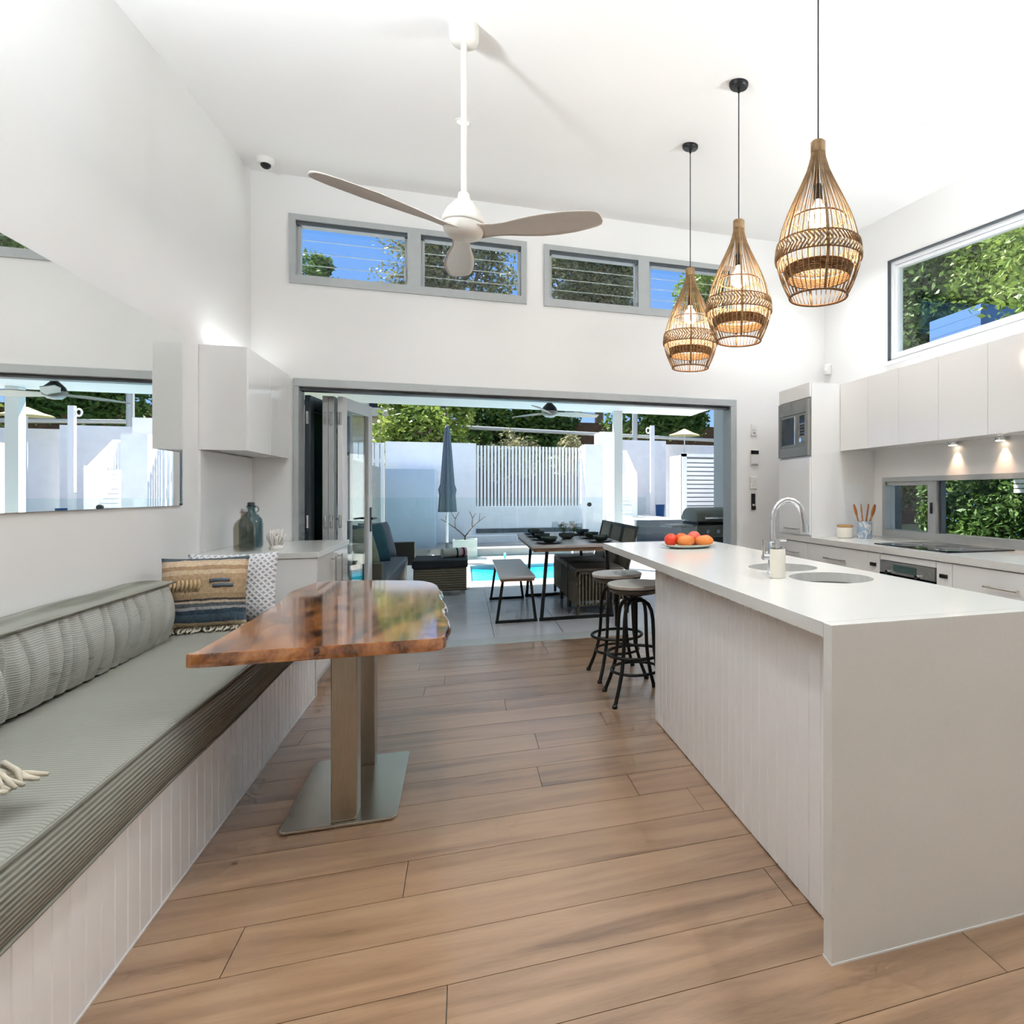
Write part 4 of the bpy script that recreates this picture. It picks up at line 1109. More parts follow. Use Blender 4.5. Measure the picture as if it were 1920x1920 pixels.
# ---- scatter cushions
def pillow_mesh(w_, h_, t_, mb=None, n=26, pinch=0.05):
    mb = mb or MB()
    def half(sg):
        def fn(u, v):
            a, c = 2*u-1, 2*v-1
            th = max(0.0, (1-a**4)*(1-c**4))**0.55
            x = a*w_/2*(1-pinch*(1-abs(a))*0 - pinch*(1-c*c)*abs(a)); z = c*h_/2*(1-pinch*(1-a*a)*abs(c))
            return (x, sg*(t_/2*th + 0.004), z)
        return fn
    f0, f1 = half(-1), half(1)
    mb.grid(f0, n, n)
    b0 = len(mb.v)
    vs = [f1(i/(n-1), j/(n-1)) for j in range(n) for i in range(n)]
    fs = [(j*n+i+n, j*n+i+n+1, j*n+i+1, j*n+i) for j in range(n-1) for i in range(n-1)]
    mb.add(vs, fs)
    # rim
    rim = [i for i in range(n)] + [j*n+n-1 for j in range(1, n)] + [(n-1)*n+i for i in range(n-2, -1, -1)] + [j*n for j in range(n-2, 0, -1)]
    base = b0 - n*n
    mb.f += [(base+rim[k], b0+rim[k], b0+rim[(k+1) % len(rim)], base+rim[(k+1) % len(rim)]) for k in range(len(rim))]
    return mb
def fringe(par, w_, z_, n, ln, m_, seed, side='bottom', y=0.0):
    r_ = random.Random(seed); mb = MB()
    for k in range(n):
        x0 = -w_/2 + w_*(k+0.5)/n
        if side == 'bottom': p = [(x0, y, z_), (x0+r_.uniform(-.01,.01), y-0.012-r_.uniform(0,.012), z_-ln*0.5), (x0+r_.uniform(-.02,.02), y-0.03-r_.uniform(0,.03), z_-ln*r_.uniform(0.65,0.8))]
        mb.tube(p, [0.005, 0.0055, 0.004], 6)
    me = mb.mesh('fringe', m_, smooth=True); o = bpy.data.objects.new('fringe', me); COL.objects.link(o); o.parent = par; o['kind'] = 'stuff'
    return o
def cushion(name, m_, w_, h_, t_, loc, rz, tilt, label, group=None):
    o = thing(name, (0,0,0), label, 'cushion', group)
    c_ = pillow_mesh(w_, h_, t_).build('cover', m_, o, smooth=True)
    o.location = loc; o.rotation_euler = (tilt, 0, rz)
    return o
cu = cushion('lattice_cushion', M_lattice, 0.42, 0.37, 0.14, (-1.20, 3.92, 0.737), R(4), R(-12), 'white lattice-pattern cushion behind the striped cushion')
cu2 = cushion('striped_cushion', M_stripe, 0.37, 0.36, 0.14, (-1.255, 3.70, 0.745), R(8), R(-14), 'woven striped cushion with fringed hem beside the back cushion')
fringe(cu2, 0.36, -0.168, 30, 0.045, M_tassel, 4)
pm = MB()
for i in range(9):
    x0 = -0.145 + i*0.0165
    pm.tube([(x0, -0.072, 0.055), (x0+0.004, -0.078, 0.03), (x0-0.003, -0.077, 0.0)], [0.006, 0.007, 0.005], 6)
o = bpy.data.objects.new('tassels', pm.mesh('tassels', M_tan, smooth=True)); COL.objects.link(o); o.parent = cu2; o['kind'] = 'stuff'
pm = MB()
for k, (z_, x0, x1) in enumerate(((0.048, 0.03, 0.115), (0.022, 0.045, 0.13))):
    pm.tube([(x0, -0.074, z_), ((x0+x1)/2, -0.073, z_+0.003), (x1, -0.066, z_)], 0.009, 8)
o = bpy.data.objects.new('appliqué_band'.replace('é','e'), pm.mesh('applique_band', M_umb, smooth=True)); COL.objects.link(o); o.parent = cu2
cu3 = cushion('tasselled_cushion', M_stripe, 0.45, 0.42, 0.15, (-1.165, 1.63, 0.775), R(66), R(-14), 'cushion with long cream tassels at the left edge of the picture')
fr_ = random.Random(11); mb = MB()
for k in range(90):
    x0 = -0.22 + 0.44*(k+0.5)/90
    p = [(x0, -0.01, -0.19)]
    a_ = fr_.uniform(-0.5, 0.5)
    hh = fr_.uniform(0, 0.03)
    p += [(x0+0.02*a_, -0.05-fr_.uniform(0,.012), -0.180+hh), (x0+0.05*a_, -0.085-fr_.uniform(0,.02), -0.195+hh*0.7), (x0+0.08*a_, -0.115-fr_.uniform(0,.025), -0.207)]
    mb.tube(p, [0.006, 0.0065, 0.006, 0.0045], 6)
o = bpy.data.objects.new('tassels', mb.mesh('tassels', M_tassel, smooth=True)); COL.objects.link(o); o.parent = cu3; o['kind'] = 'stuff'

# ---- live-edge table
tb = thing('live_edge_table', (-0.44, 2.88, 0), 'polished live-edge timber table on a two-column steel base', 'table')
key = [(-0.805,2.268),(-0.60,2.262),(-0.35,2.258),(-0.15,2.256),(-0.085,2.262),(-0.066,2.30),(-0.060,2.40),(-0.055,2.55),(-0.075,2.70),(-0.085,2.82),(-0.078,2.95),(-0.098,3.08),(-0.112,3.22),(-0.108,3.34),(-0.128,3.45),(-0.140,3.57),(-0.175,3.68),(-0.235,3.77),(-0.33,3.82),(-0.47,3.865),(-0.62,3.905),(-0.73,3.905),(-0.785,3.87),(-0.80,3.80),(-0.825,3.66),(-0.838,3.52),(-0.82,3.38),(-0.805,3.2),(-0.80,2.95),(-0.802,2.7),(-0.803,2.5),(-0.806,2.32)]
def smooth_loop(k, sub=4):
    out = []; n = len(k)
    for i in range(n):
        p0, p1, p2, p3 = (Vector((*k[(i+j-1) % n], 0)) for j in range(4))
        for s_ in range(sub):
            t = s_/sub
            out.append(tuple((0.5*((2*p1)+(p2-p0)*t+(2*p0-5*p1+4*p2-p3)*t*t+(3*p1-p0-3*p2+p3)*t**3))[:2]))
    return out
lp = smooth_loop(key)
n = len(lp)
rl = random.Random(9)
def off(i, d):
    a, b_ = Vector(lp[i-1]), Vector(lp[(i+1) % n]); t = (b_-a).normalized(); nn = Vector((t.y, -t.x))
    return Vector(lp[i]) + nn*d
mb = MB()
rings = []
for z_, d0, wob in ((0.750, -0.005, 0.0), (0.747, 0.0, 0.0), (0.736, 0.004, 0.0015), (0.722, 0.007, 0.002), (0.711, 0.006, 0.001), (0.707, 0.002, 0)):
    ring = []
    for i in range(n):
        live = 1.0 if lp[i][1] > 2.29 else 0.25
        w_ = wob*live*math.sin(i*0.55+z_*60)
        p = off(i, d0*live + w_)
        ring.append((p.x, p.y, z_))
    rings.append(ring)
vs = [p for r_ in rings for p in r_]
fs = [tuple(range(n))]
for q in range(len(rings)-1):
    for i in range(n): fs.append((q*n+i, (q+1)*n+i, (q+1)*n+(i+1) % n, q*n+(i+1) % n))
fs.append(tuple(range((len(rings)-1)*n+n-1, (len(rings)-1)*n-1, -1)))
mb.add(vs, fs)
mb.build('tabletop', M_slab, tb, smooth=True, auto=14)
for ya in (2.583, 3.08): box('column', M_steelv, -0.476, -0.386, ya, ya+0.09, 0.014, 0.70, tb, bevel=0.004)
box('top_plate', M_steel, -0.60, -0.28, 2.55, 3.22, 0.698, 0.7065, tb)
pts = []
for cx_, cy_, a0 in ((-0.27,3.17,0),(-0.62,3.17,90),(-0.62,2.585,180),(-0.27,2.585,270)):
    for k in range(5):
        a = R(a0 + 22.5*k); pts.append((cx_+0.025*math.cos(a), cy_+0.025*math.sin(a)))
MB().prism(pts, 0.003, 0.0145).build('base_plate', M_steel, tb, bevel=0.003)
for x_ in (-0.6, -0.29):
    for y_ in (2.6, 3.15): MB().lathe([(0.001,0),(0.015,0),(0.015,0.0035),(0.001,0.0035)], 10, (x_,y_,0.0), cap=False).build('levelling_foot', M_blackp, tb)

# ---- ceiling fan
FX, FY = 0.0, 3.085
fcz = ceil_z(FY)
fn = thing('ceiling_fan', (FX, FY, 2.40), 'three-bladed off-white ceiling fan on a long down rod', 'fan')
Mt = Matrix.Translation((FX, FY, fcz)) @ Matrix.Rotation(math.atan(CEIL_SLOPE), 4, 'X')
MB().lathe([(0.066,0.002),(0.068,-0.005),(0.068,-0.06),(0.058,-0.085),(0.03,-0.095),(0.001,-0.096)], 32, cap=False).xf(Mt).build('canopy', M_fan, fn, smooth=True, auto=50)
MB().tube([(FX,FY,2.64),(FX,FY,fcz-0.08)], 0.0145, 14).build('down_rod', M_fan, fn, smooth=True, auto=50)
MB().lathe([(0.020,0.275),(0.026,0.27),(0.030,0.245),(0.048,0.225),(0.078,0.19),(0.098,0.15),(0.104,0.125),(0.1,0.12),(0.001,0.12)], 40, (FX,FY,2.40), cap=False).build('motor_housing', M_fan, fn, smooth=True, auto=60)
MB().lathe([(0.001,0.058),(0.05,0.060),(0.078,0.07),(0.092,0.09),(0.098,0.117),(0.001,0.117)], 40, (FX,FY,2.40), cap=False).build('hub', M_fan, fn, smooth=True, auto=60)
rsn = [(0.06,0.10,16),(0.11,0.088,15),(0.16,0.084,14),(0.21,0.096,12),(0.28,0.122,12),(0.36,0.146,12),(0.44,0.158,11),(0.52,0.152,11),(0.59,0.136,10),(0.64,0.116,10),(0.665,0.092,10),(0.677,0.05,10)]
def blade_mesh():
    mb = MB(); m_ = 9; top, bot = [], []
    for r_, c_, pt in rsn:
        for k in range(m_):
            t = k/(m_-1); y = (t-0.5)*c_ + 0.012*math.sin(r_*5)
            z = -(y)*math.tan(R(pt)) + 0.010*math.sin(math.pi*t)*(c_/0.12) + 0.012*(r_/0.67)
            th = 0.0055*math.sin(math.pi*(0.08+0.84*t))
            top.append((r_, y, z+th)); bot.append((r_, y, z-th))
    n_ = len(rsn); fs = []
    for i in range(n_-1):
        for k in range(m_-1):
            a = i*m_+k
            fs.append((a, a+m_, a+m_+1, a+1)); o_ = n_*m_
            fs.append((o_+a+1, o_+a+m_+1, o_+a+m_, o_+a))
        for k in (0, m_-1):
            a = i*m_+k; o_ = n_*m_
            fs.append((a, a+o_, a+o_+m_, a+m_) if k == 0 else (a+m_, a+o_+m_, a+o_, a))
    for i in (0, n_-1):
        for k in range(m_-1):
            a = i*m_+k; o_ = n_*m_; fs.append((a, a+1, a+1+o_, a+o_) if i == 0 else (a+1, a, a+o_, a+1+o_))
    mb.add(top+bot, fs)
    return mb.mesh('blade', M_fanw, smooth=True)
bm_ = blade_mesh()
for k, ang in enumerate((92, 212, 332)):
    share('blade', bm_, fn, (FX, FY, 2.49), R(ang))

# ---- rattan pendant lamps
PROF = [(0.048,0.028),(0.07,0.031),(0.12,0.045),(0.165,0.064),(0.21,0.085),(0.26,0.108),(0.31,0.130),(0.36,0.148),(0.41,0.161),(0.45,0.169),(0.49,0.173),(0.53,0.168),(0.57,0.156),(0.61,0.140),(0.655,0.118)]
def prof_r(d):
    for (a, ra), (b_, rb) in zip(PROF[:-1], PROF[1:]):
        if a <= d <= b_: return ra + (rb-ra)*(d-a)/(b_-a)
    return PROF[-1][1]
PTOP = 2.727
rib_me = MB().tube([(r_, 0, -d) for d, r_ in PROF], 0.0021, 5).mesh('rib', M_rattan, smooth=True)
ribt_me = MB().tube([(r_-0.003, 0, -d) for d, r_ in PROF], 0.0046, 6).mesh('frame_rib', M_rattan, smooth=True)
def ring(mb, r_, d, w_, n_=48): return mb.tube([(r_*math.cos(2*math.pi*k/n_), r_*math.sin(2*math.pi*k/n_), -d) for k in range(n_)], w_, 6, closed=True)
ring_bot = ring(MB(), 0.118, 0.655, 0.0052).mesh('bottom_ring', M_rattand, smooth=True)
ring_mid = ring(ring(MB(), 0.171, 0.435, 0.0032), 0.176, 0.505, 0.0032).mesh('band_edge', M_rattand, smooth=True)
ring_in = ring(MB(), 0.112, 0.33, 0.004).mesh('inner_ring', M_rattand, smooth=True)
mb = MB()
nbr = 64
for k in range(nbr):
    a0 = 2*math.pi*k/nbr; a1 = a0 + 2*math.pi/nbr*1.6
    for (d0, d1) in ((0.435, 0.470), (0.505, 0.470)):
        p = []
        for s_ in range(3):
            t = s_/2; a = a0+(a1-a0)*t; d = d0+(d1-d0)*t; r_ = prof_r(d)+0.0045
            p.append((r_*math.cos(a), r_*math.sin(a), -d))
        mb.tube(p, 0.0042, 5)
braid = mb.mesh('braided_band', M_rattan, smooth=True)
mb = MB()
for d in (0.535, 0.543, 0.551, 0.559, 0.567, 0.575): ring(mb, 0.138-(d-0.535)*0.25, d, 0.0045)
innerband = mb.mesh('inner_band', M_rattand, smooth=True)
cap_me = MB().lathe([(0.001,0.0),(0.027,0.0),(0.031,-0.004),(0.031,-0.046),(0.029,-0.05),(0.022,-0.05)], 28, cap=False).mesh('cap', M_rattan, smooth=True)
bulb_me = MB().lathe([(0.013,-0.245),(0.016,-0.26),(0.036,-0.29),(0.043,-0.318),(0.036,-0.346),(0.018,-0.36),(0.001,-0.362)], 24, cap=False).mesh('bulb', M_bulb, smooth=True)
sock_me = MB().lathe([(0.001,-0.18),(0.014,-0.18),(0.018,-0.19),(0.018,-0.245),(0.001,-0.246)], 20, cap=False).mesh('socket', M_blackp, smooth=True)
for py_, lb in ((2.28, 'woven rattan pendant lamp nearest the camera, hanging highest in view'), (3.07, 'woven rattan pendant lamp in the middle of the row of three'), (3.825, 'woven rattan pendant lamp farthest away, before the high louvre window')):
    px_ = 1.42
    root = thing('pendant_lamp', (px_, py_, PTOP), lb, 'lamp', 'rattan pendants over the island')
    c0 = (px_, py_, PTOP)
    for k in range(44): share('rib', rib_me, root, c0, 2*math.pi*(k+0.5)/44)
    for k in range(6): share('frame_rib', ribt_me, root, c0, 2*math.pi*(k+0.2)/6)
    for nm, me in (('bottom_ring', ring_bot), ('band_edge', ring_mid), ('inner_ring', ring_in), ('braided_band', braid), ('inner_band', innerband), ('cap', cap_me), ('socket', sock_me), ('bulb', bulb_me)):
        share(nm, me, root, c0)
    cz = ceil_z(py_)
    MB().tube([(px_,py_,PTOP-0.18),(px_,py_,cz-0.02)], 0.0032, 6).build('cord', M_blackp, root)
    Mt = Matrix.Translation((px_, py_, cz)) @ Matrix.Rotation(math.atan(CEIL_SLOPE), 4, 'X')
    MB().lathe([(0.052,0.001),(0.052,-0.014),(0.046,-0.022),(0.001,-0.024)], 28, cap=False).xf(Mt).build('ceiling_rose', M_black, root, smooth=True, auto=40)
    MB().lathe([(0.007,0.0),(0.007,-0.03)], 12, (px_,py_,cz-0.02)).build('cord_grip', M_black, root)
    l = bpy.data.lights.new('bulb_light', 'POINT'); l.energy = PENDANT_W; l.color = (1.0, 0.84, 0.68); l.shadow_soft_size = 0.045
    lo = bpy.data.objects.new('bulb_light', l); COL.objects.link(lo); lo.parent = root; lo.location = (0, 0, -0.41)

# ---- recessed downlights, added cabinet-top fill strips, added wall uplights
dl = [(2.681, 3.061, 'recessed ceiling downlight at the right, over the kitchen aisle'), (-0.006, 4.037, 'recessed ceiling downlight behind the fan rod'), (2.681, 4.6, 'recessed ceiling downlight near the back right corner, behind the nearest pendant'),
      (-0.006, 2.0, 'recessed ceiling downlight over the table, in front of the fan'),
      (-0.006, 0.1, 'added recessed fill downlight above the camera'), (2.681, 0.1, 'added recessed fill downlight at the right behind the camera'), (1.35, -0.9, 'added recessed fill downlight in the middle behind the camera')]  # lamps behind the camera are added to brighten the lower surfaces
for x_, y_, lb in dl:
    z_ = ceil_z(y_)
    o = thing('downlight', (x_, y_, z_), lb, 'lamp', 'recessed downlights')
    Mt = Matrix.Translation((x_, y_, z_)) @ Matrix.Rotation(math.atan(CEIL_SLOPE), 4, 'X')
    MB().lathe([(0.048,0.001),(0.048,-0.004),(0.036,-0.005),(0.036,-0.0005)], 28, cap=False).xf(Mt).build('trim_ring', M_whitep, o, smooth=True, auto=30)
    MB().lathe([(0.001,-0.002),(0.036,-0.002)], 28, cap=False).xf(Mt).build('lens', M_led, o)
    spot('downlight_beam', (x_, y_, z_-0.012), DOWNLIGHT_W, 130, 0.7, (0.96, 0.98, 1.0), o, 0.036)
for xa, xb, ya, yb, z_, w_, lb in ((3.02, 3.06, 2.10, 4.25, UZ1+0.001, FILL_STRIP_W*2.15, 'added slim LED fill strip lying on top of the kitchen wall cabinets'), (-1.46, -1.42, 4.45, 5.25, 2.146, FILL_STRIP_W*0.16, 'added slim LED fill strip lying on top of the left corner wall cabinet')):  # strips added out of sight to throw fill light on the ceiling
    o = thing('added_led_strip', ((xa+xb)/2, (ya+yb)/2, z_), lb, 'lamp', 'added cabinet-top fill strips')
    box('channel', M_alu, xa, xb, ya, yb, z_, z_+0.012, o)
    box('diffuser', M_led, xa+0.005, xb-0.005, ya+0.005, yb-0.005, z_+0.012, z_+0.014, o)
    l = bpy.data.lights.new('fill_strip_light', 'AREA'); l.shape = 'RECTANGLE'; l.size = xb-xa-0.01; l.size_y = yb-ya-0.01; l.energy = w_; l.color = (0.88, 0.95, 1.0)
    lo = bpy.data.objects.new('fill_strip_light', l); COL.objects.link(lo); lo.parent = o; lo.location = (0, 0, 0.02); lo.rotation_euler = (math.pi, 0, 0)
UPZ = 2.32
for x_, y_, nx_, ny_, lb in ((XL, 1.5, 1, 0, 'added white fill uplight on the left wall beside the camera, above the mirror'), (XR, 1.5, -1, 0, 'added white fill uplight on the right wall beside the camera')):  # invented lamps outside the view, bouncing fill light off the ceiling
    cx_, cy_ = x_+0.10*nx_, y_+0.10*ny_
    o = thing('added_wall_uplight', (x_, y_, UPZ), lb, 'lamp', 'added wall fill lights')
    MB().lathe([(0.03,-0.06),(0.07,-0.02),(0.085,0.06),(0.08,0.06),(0.06,-0.015),(0.001,-0.02)], 24, (cx_, cy_, UPZ), cap=False).build('bowl', M_whitep, o, smooth=True)
    MB().bar((x_, y_, UPZ-0.03), (cx_, cy_, UPZ-0.03), 0.04, 0.03).build('bracket', M_whitep, o)
    MB().lathe([(0.001,0.03),(0.05,0.03)], 20, (cx_, cy_, UPZ), cap=False).build('lamp_lens', M_led, o)
    spot('fill_uplight_beam', (cx_, cy_, UPZ+0.05), FILL_UPLIGHT_W, 150, 0.7, (0.88, 0.95, 1.0), o, 0.14, (0.35*nx_, 0.25, 1))

# ================================================================ OUTDOOR OBJECTS
# ---- dining table, bench, wicker chairs on the patio
ot = thing('outdoor_dining_table', (1.08, 6.85, 0), 'grey outdoor dining table on black trapezoid legs', 'table')
TXA, TXB, TYA, TYB = 0.62, 1.52, 5.92, 7.78
box('tabletop', M_tabletopo, TXA, TXB, TYA, TYB, 0.722, 0.75, ot, bevel=0.004)
box('apron', M_wood_edge, TXA+0.012, TXB-0.012, TYA+0.012, TYB-0.012, 0.688, 0.722, ot)
for y_ in (6.11, 7.60):
    for xa, xb in ((0.72, 0.775), (1.42, 1.365)):
        MB().bar((xa, y_, 0.012), (xb, y_, 0.69), 0.04, 0.03).build('leg', M_black, ot)
    MB().bar((0.70, y_, 0.015), (1.44, y_, 0.015), 0.03, 0.03).build('foot_bar', M_black, ot)
ob = thing('outdoor_bench', (0.48, 6.8, 0), 'low grey outdoor bench with black trapezoid legs beside the table', 'bench')
box('seat', M_tabletopo, 0.32, 0.65, 5.98, 7.62, 0.435, 0.458, ob, bevel=0.004)
box('seat_edge', M_wood_edge, 0.328, 0.642, 5.99, 7.61, 0.412, 0.435, ob)
for y_ in (6.11, 7.50):
    for xa, xb in ((0.30, 0.355), (0.665, 0.615)):
        MB().bar((xa, y_, 0.012), (xb, y_, 0.413), 0.035, 0.025).build('leg', M_black, ob)
    MB().bar((0.285, y_, 0.013), (0.68, y_, 0.013), 0.025, 0.025).build('foot_bar', M_black, ob)

def make_chair(y, label):
    ch = thing('wicker_chair', (0,0,0), label, 'chair', 'wicker dining chairs')
    w_ = 0.27
    box('seat_pad', M_pad, -0.28, 0.22, -w_+0.02, w_-0.02, 0.44, 0.475, ch, bevel=0.012)
    fr = MB()
    for sg in (-1, 1):
        fr.box(-0.28, -0.25, sg*w_-0.015*(1+sg), sg*w_+0.015*(1-sg), 0.0, 0.44)
        fr.box(0.24, 0.27, sg*w_-0.015*(1+sg), sg*w_+0.015*(1-sg), 0.0, 0.44)
        fr.bar((-0.27, sg*(w_-0.015), 0.10), (0.26, sg*(w_-0.015), 0.10), 0.02, 0.02)
        fr.bar((-0.27, sg*(w_-0.015), 0.43), (0.26, sg*(w_-0.015), 0.43), 0.03, 0.025)
        fr.bar((0.25, sg*(w_-0.015), 0.42), (0.36, sg*(w_-0.015), 0.88), 0.025, 0.025)
    fr.bar((-0.265, -w_, 0.10), (-0.265, w_, 0.10), 0.02, 0.02); fr.bar((-0.265, -w_, 0.43), (-0.265, w_, 0.43), 0.03, 0.025)
    fr.bar((0.36, -w_, 0.88), (0.36, w_, 0.88), 0.03, 0.03)
    fr.build('frame', M_wickerb, ch)
    st = MB()
    n_ = 15
    for k in range(n_):
        yy = -w_+0.03+(2*w_-0.06)*k/(n_-1)
        st.bar((-0.272, yy, 0.10), (-0.272, yy, 0.43), 0.021, 0.008)
        st.bar((0.258, yy, 0.44), (0.362, yy, 0.88), 0.024, 0.008)
        xx = -0.25+0.49*k/(n_-1)
        for sg in (-1, 1): st.bar((xx, sg*(w_-0.005), 0.10), (xx, sg*(w_-0.005), 0.43), 0.008, 0.022)
    o = st.build('weave_strands', M_wicker, ch); o['kind'] = 'stuff'
    box('side_liner', M_wickerb, -0.26, 0.25, -w_+0.03, w_-0.03, 0.14, 0.42, ch)
    ch.location = (1.37, y, 0)
    return ch
make_chair(6.52, 'dark wicker dining chair nearest the doorway at the outdoor table')
make_chair(7.10, 'middle dark wicker dining chair at the outdoor table')
make_chair(7.66, 'dark wicker dining chair farthest from the doorway at the outdoor table')

# tableware
def bowl_set(x, y, lb_p, lb_b):
    p = tag(MB().lathe([(0.001,0.001),(0.085,0.001),(0.125,0.012),(0.128,0.016),(0.12,0.014),(0.085,0.007),(0.001,0.006)], 32, (x,y,0.7505), cap=False).build('dinner_plate', M_slateplate, smooth=True, org=(x,y,0.7505)), lb_p, 'plate', 'plates on the outdoor table')
    b_ = tag(MB().lathe([(0.001,0.0075),(0.035,0.0075),(0.06,0.02),(0.078,0.05),(0.082,0.068),(0.078,0.068),(0.07,0.045),(0.052,0.025),(0.001,0.016)], 32, (x,y,0.7505), cap=False).build('bowl', M_bowl, smooth=True, org=(x,y,0.758)), lb_b, 'bowl', 'bowls on the outdoor table')
for x, y, a in ((0.80, 6.15, 'nearest on the left side'), (0.79, 6.62, 'second on the left side'), (0.79, 7.10, 'third on the left side'), (0.80, 7.55, 'farthest on the left side'),
                (1.33, 6.20, 'nearest on the right side'), (1.33, 6.70, 'second on the right side'), (1.33, 7.25, 'third on the right side')):
    bowl_set(x, y, 'dark slate plate ' + a + ' of the outdoor table', 'dark green bowl ' + a + ' of the outdoor table')
def wineglass(x, y, lb):
    o = thing('wine_glass', (x, y, 0.7505), lb, 'glass', 'wine glasses on the outdoor table')
    MB().lathe([(0.001,0.08),(0.02,0.085),(0.034,0.11),(0.036,0.14),(0.03,0.175),(0.0285,0.175),(0.034,0.14),(0.032,0.112),(0.019,0.088),(0.001,0.083)], 20, (x,y,0.7505), cap=False).build('bowl', M_clear, o, smooth=True)
    MB().lathe([(0.001,0.0),(0.032,0.0),(0.03,0.003),(0.004,0.008),(0.0035,0.08),(0.001,0.081)], 16, (x,y,0.7505), cap=False).build('stem', M_clear, o, smooth=True)
wineglass(0.98, 6.45, 'stemmed glass on the near left of the outdoor table')
wineglass(0.97, 6.95, 'stemmed glass on the middle left of the outdoor table')
wineglass(1.17, 6.55, 'stemmed glass on the near right of the outdoor table')
wineglass(1.18, 7.1, 'stemmed glass on the far right of the outdoor table')
cp_ = thing('centrepiece', (1.07, 6.75, 0.7505), 'dark bowl of white blooms in the middle of the outdoor table', 'centrepiece')
MB().lathe([(0.001,0),(0.05,0),(0.085,0.03),(0.09,0.06),(0.084,0.06),(0.05,0.015),(0.001,0.012)], 28, (1.07,6.75,0.7505), cap=False).build('bowl', M_slateplate, cp_, smooth=True)
rf = random.Random(2)
for k in range(9):
    a = rf.uniform(0, 6.28); r_ = rf.uniform(0.01, 0.07); h_ = rf.uniform(0.09, 0.19)
    x, y = 1.07+r_*math.cos(a)*1.3, 6.75+r_*math.sin(a)*1.6
    fl = MB().ball((x, y, 0.75+h_), 0.026, 0.026, 0.02, 8, 6).build('bloom', M_coral if k % 3 else M_leafd, cp_, smooth=True)
    MB().tube([(1.07+r_*0.3*math.cos(a), 6.75+r_*0.3*math.sin(a), 0.765), (x, y, 0.74+h_)], 0.003, 5).build('stalk', M_leafd, fl)

# ---- wicker sofa with chaise, cushions, towel
so_ = thing('wicker_sofa', (-1.0, 7.6, 0), 'dark wicker outdoor sofa along the stone wall', 'sofa')
box('base', M_wickerb, -1.5, -0.72, 6.30, 8.85, 0.06, 0.30, so_)
box('seat_cushion', M_cushg, -1.46, -0.70, 6.45, 8.72, 0.30, 0.42, so_, bevel=0.025, seg=3)
box('backrest', M_wickerb, -1.54, -1.40, 6.30, 8.85, 0.30, 0.70, so_)
box('arm', M_wickerb, -1.5, -0.62, 8.72, 8.86, 0.30, 0.60, so_)
box('arm', M_wickerb, -1.5, -0.72, 6.18, 6.30, 0.06, 0.60, so_)
for x_ in (-1.45, -0.78):
    for y_ in (6.35, 8.8): box('leg', M_alu, x_-0.02, x_+0.02, y_-0.02, y_+0.02, 0, 0.06, so_)
ch_ = thing('wicker_ottoman', (-0.27, 8.25, 0), 'dark wicker ottoman with charcoal pad at the end of the sofa', 'ottoman')
box('base', M_wickerb, -0.58, 0.03, 8.0, 8.62, 0.05, 0.33, ch_)
box('cushion', M_cushd, -0.60, 0.045, 7.985, 8.64, 0.33, 0.43, ch_, bevel=0.02, seg=3)
wv = MB()
for k in range(9):
    wv.box(-0.582, 0.032, 7.996, 8.0, 0.065+k*0.029, 0.083+k*0.029)
wv.build('weave_courses', M_wicker, ch_)
for x_ in (-0.53, -0.02):
    for y_ in (8.05, 8.57): box('foot', M_alu, x_-0.03, x_+0.03, y_-0.02, y_+0.02, 0, 0.05, ch_)
tw_ = thing('rolled_towel', (-0.12, 8.28, 0.43), 'rolled pale towel with dark bands on the ottoman', 'towel')
MB().tube([(-0.26, 8.22, 0.492), (-0.05, 8.30, 0.492)], 0.06, 20).build('roll', M_towel, tw_, smooth=True, auto=50)
MB().tube([(-0.05, 8.30, 0.492), (0.02, 8.327, 0.492)], 0.058, 20).build('pink_end', M_pink, tw_, smooth=True, auto=50)
for t in (0.55, 0.83):
    p0 = Vector((-0.26, 8.22, 0.492)); p1 = Vector((0.02, 8.327, 0.492)); q = p0 + (p1-p0)*t
    MB().tube([tuple(q), tuple(q+(p1-p0).normalized()*0.02)], 0.062, 20).build('band', M_black, tw_, smooth=True, auto=50)
def oc(nm, m_, loc, rz, tilt, lb): return cushion(nm, m_, 0.48, 0.46, 0.16, loc, rz, tilt, lb, 'cushions on the outdoor sofa')
oc('sofa_cushion', M_olive, (-1.02, 7.15, 0.66), R(72), R(-16), 'olive green cushion nearest the glass door on the outdoor sofa')
oc('sofa_cushion', M_teal, (-1.0, 7.72, 0.67), R(60), R(-16), 'teal cushion in the middle of the outdoor sofa')
oc('sofa_cushion', M_cushg, (-1.0, 8.22, 0.67), R(56), R(-18), 'grey-blue cushion behind the teal one on the outdoor sofa')

# ---- umbrella, planter, glass fence
um = thing('garden_umbrella', (-0.29, 11.95, 0), 'closed slate-blue garden umbrella beyond the pool', 'umbrella')
ux, uy = -0.29, 11.95
def umb(u, v):
    a = 2*math.pi*u; z = 0.90 + v*1.53
    r_ = (0.145*(1-v)+0.042*v) * (1+0.16*math.cos(8*a)) + (0.025 if 0.25 < v < 0.3 else 0)
    return (ux+r_*math.cos(a), uy+r_*math.sin(a), z)
MB().grid(umb, 48, 16, closed_u=True).build('canopy', M_umb, um, smooth=True)
MB().lathe([(0.045,2.43),(0.034,2.47),(0.001,2.49)], 16, (ux,uy,0), cap=False).build('finial', M_umb, um, smooth=True)
MB().tube([(ux,uy,0.02),(ux,uy,2.44)], 0.019, 12).build('pole', M_whitemetal, um, smooth=True, auto=50)
MB().tube([(ux,uy,0.05),(ux,uy,0.34)], 0.032, 12).build('base_sleeve', M_aludark, um, smooth=True, auto=50)
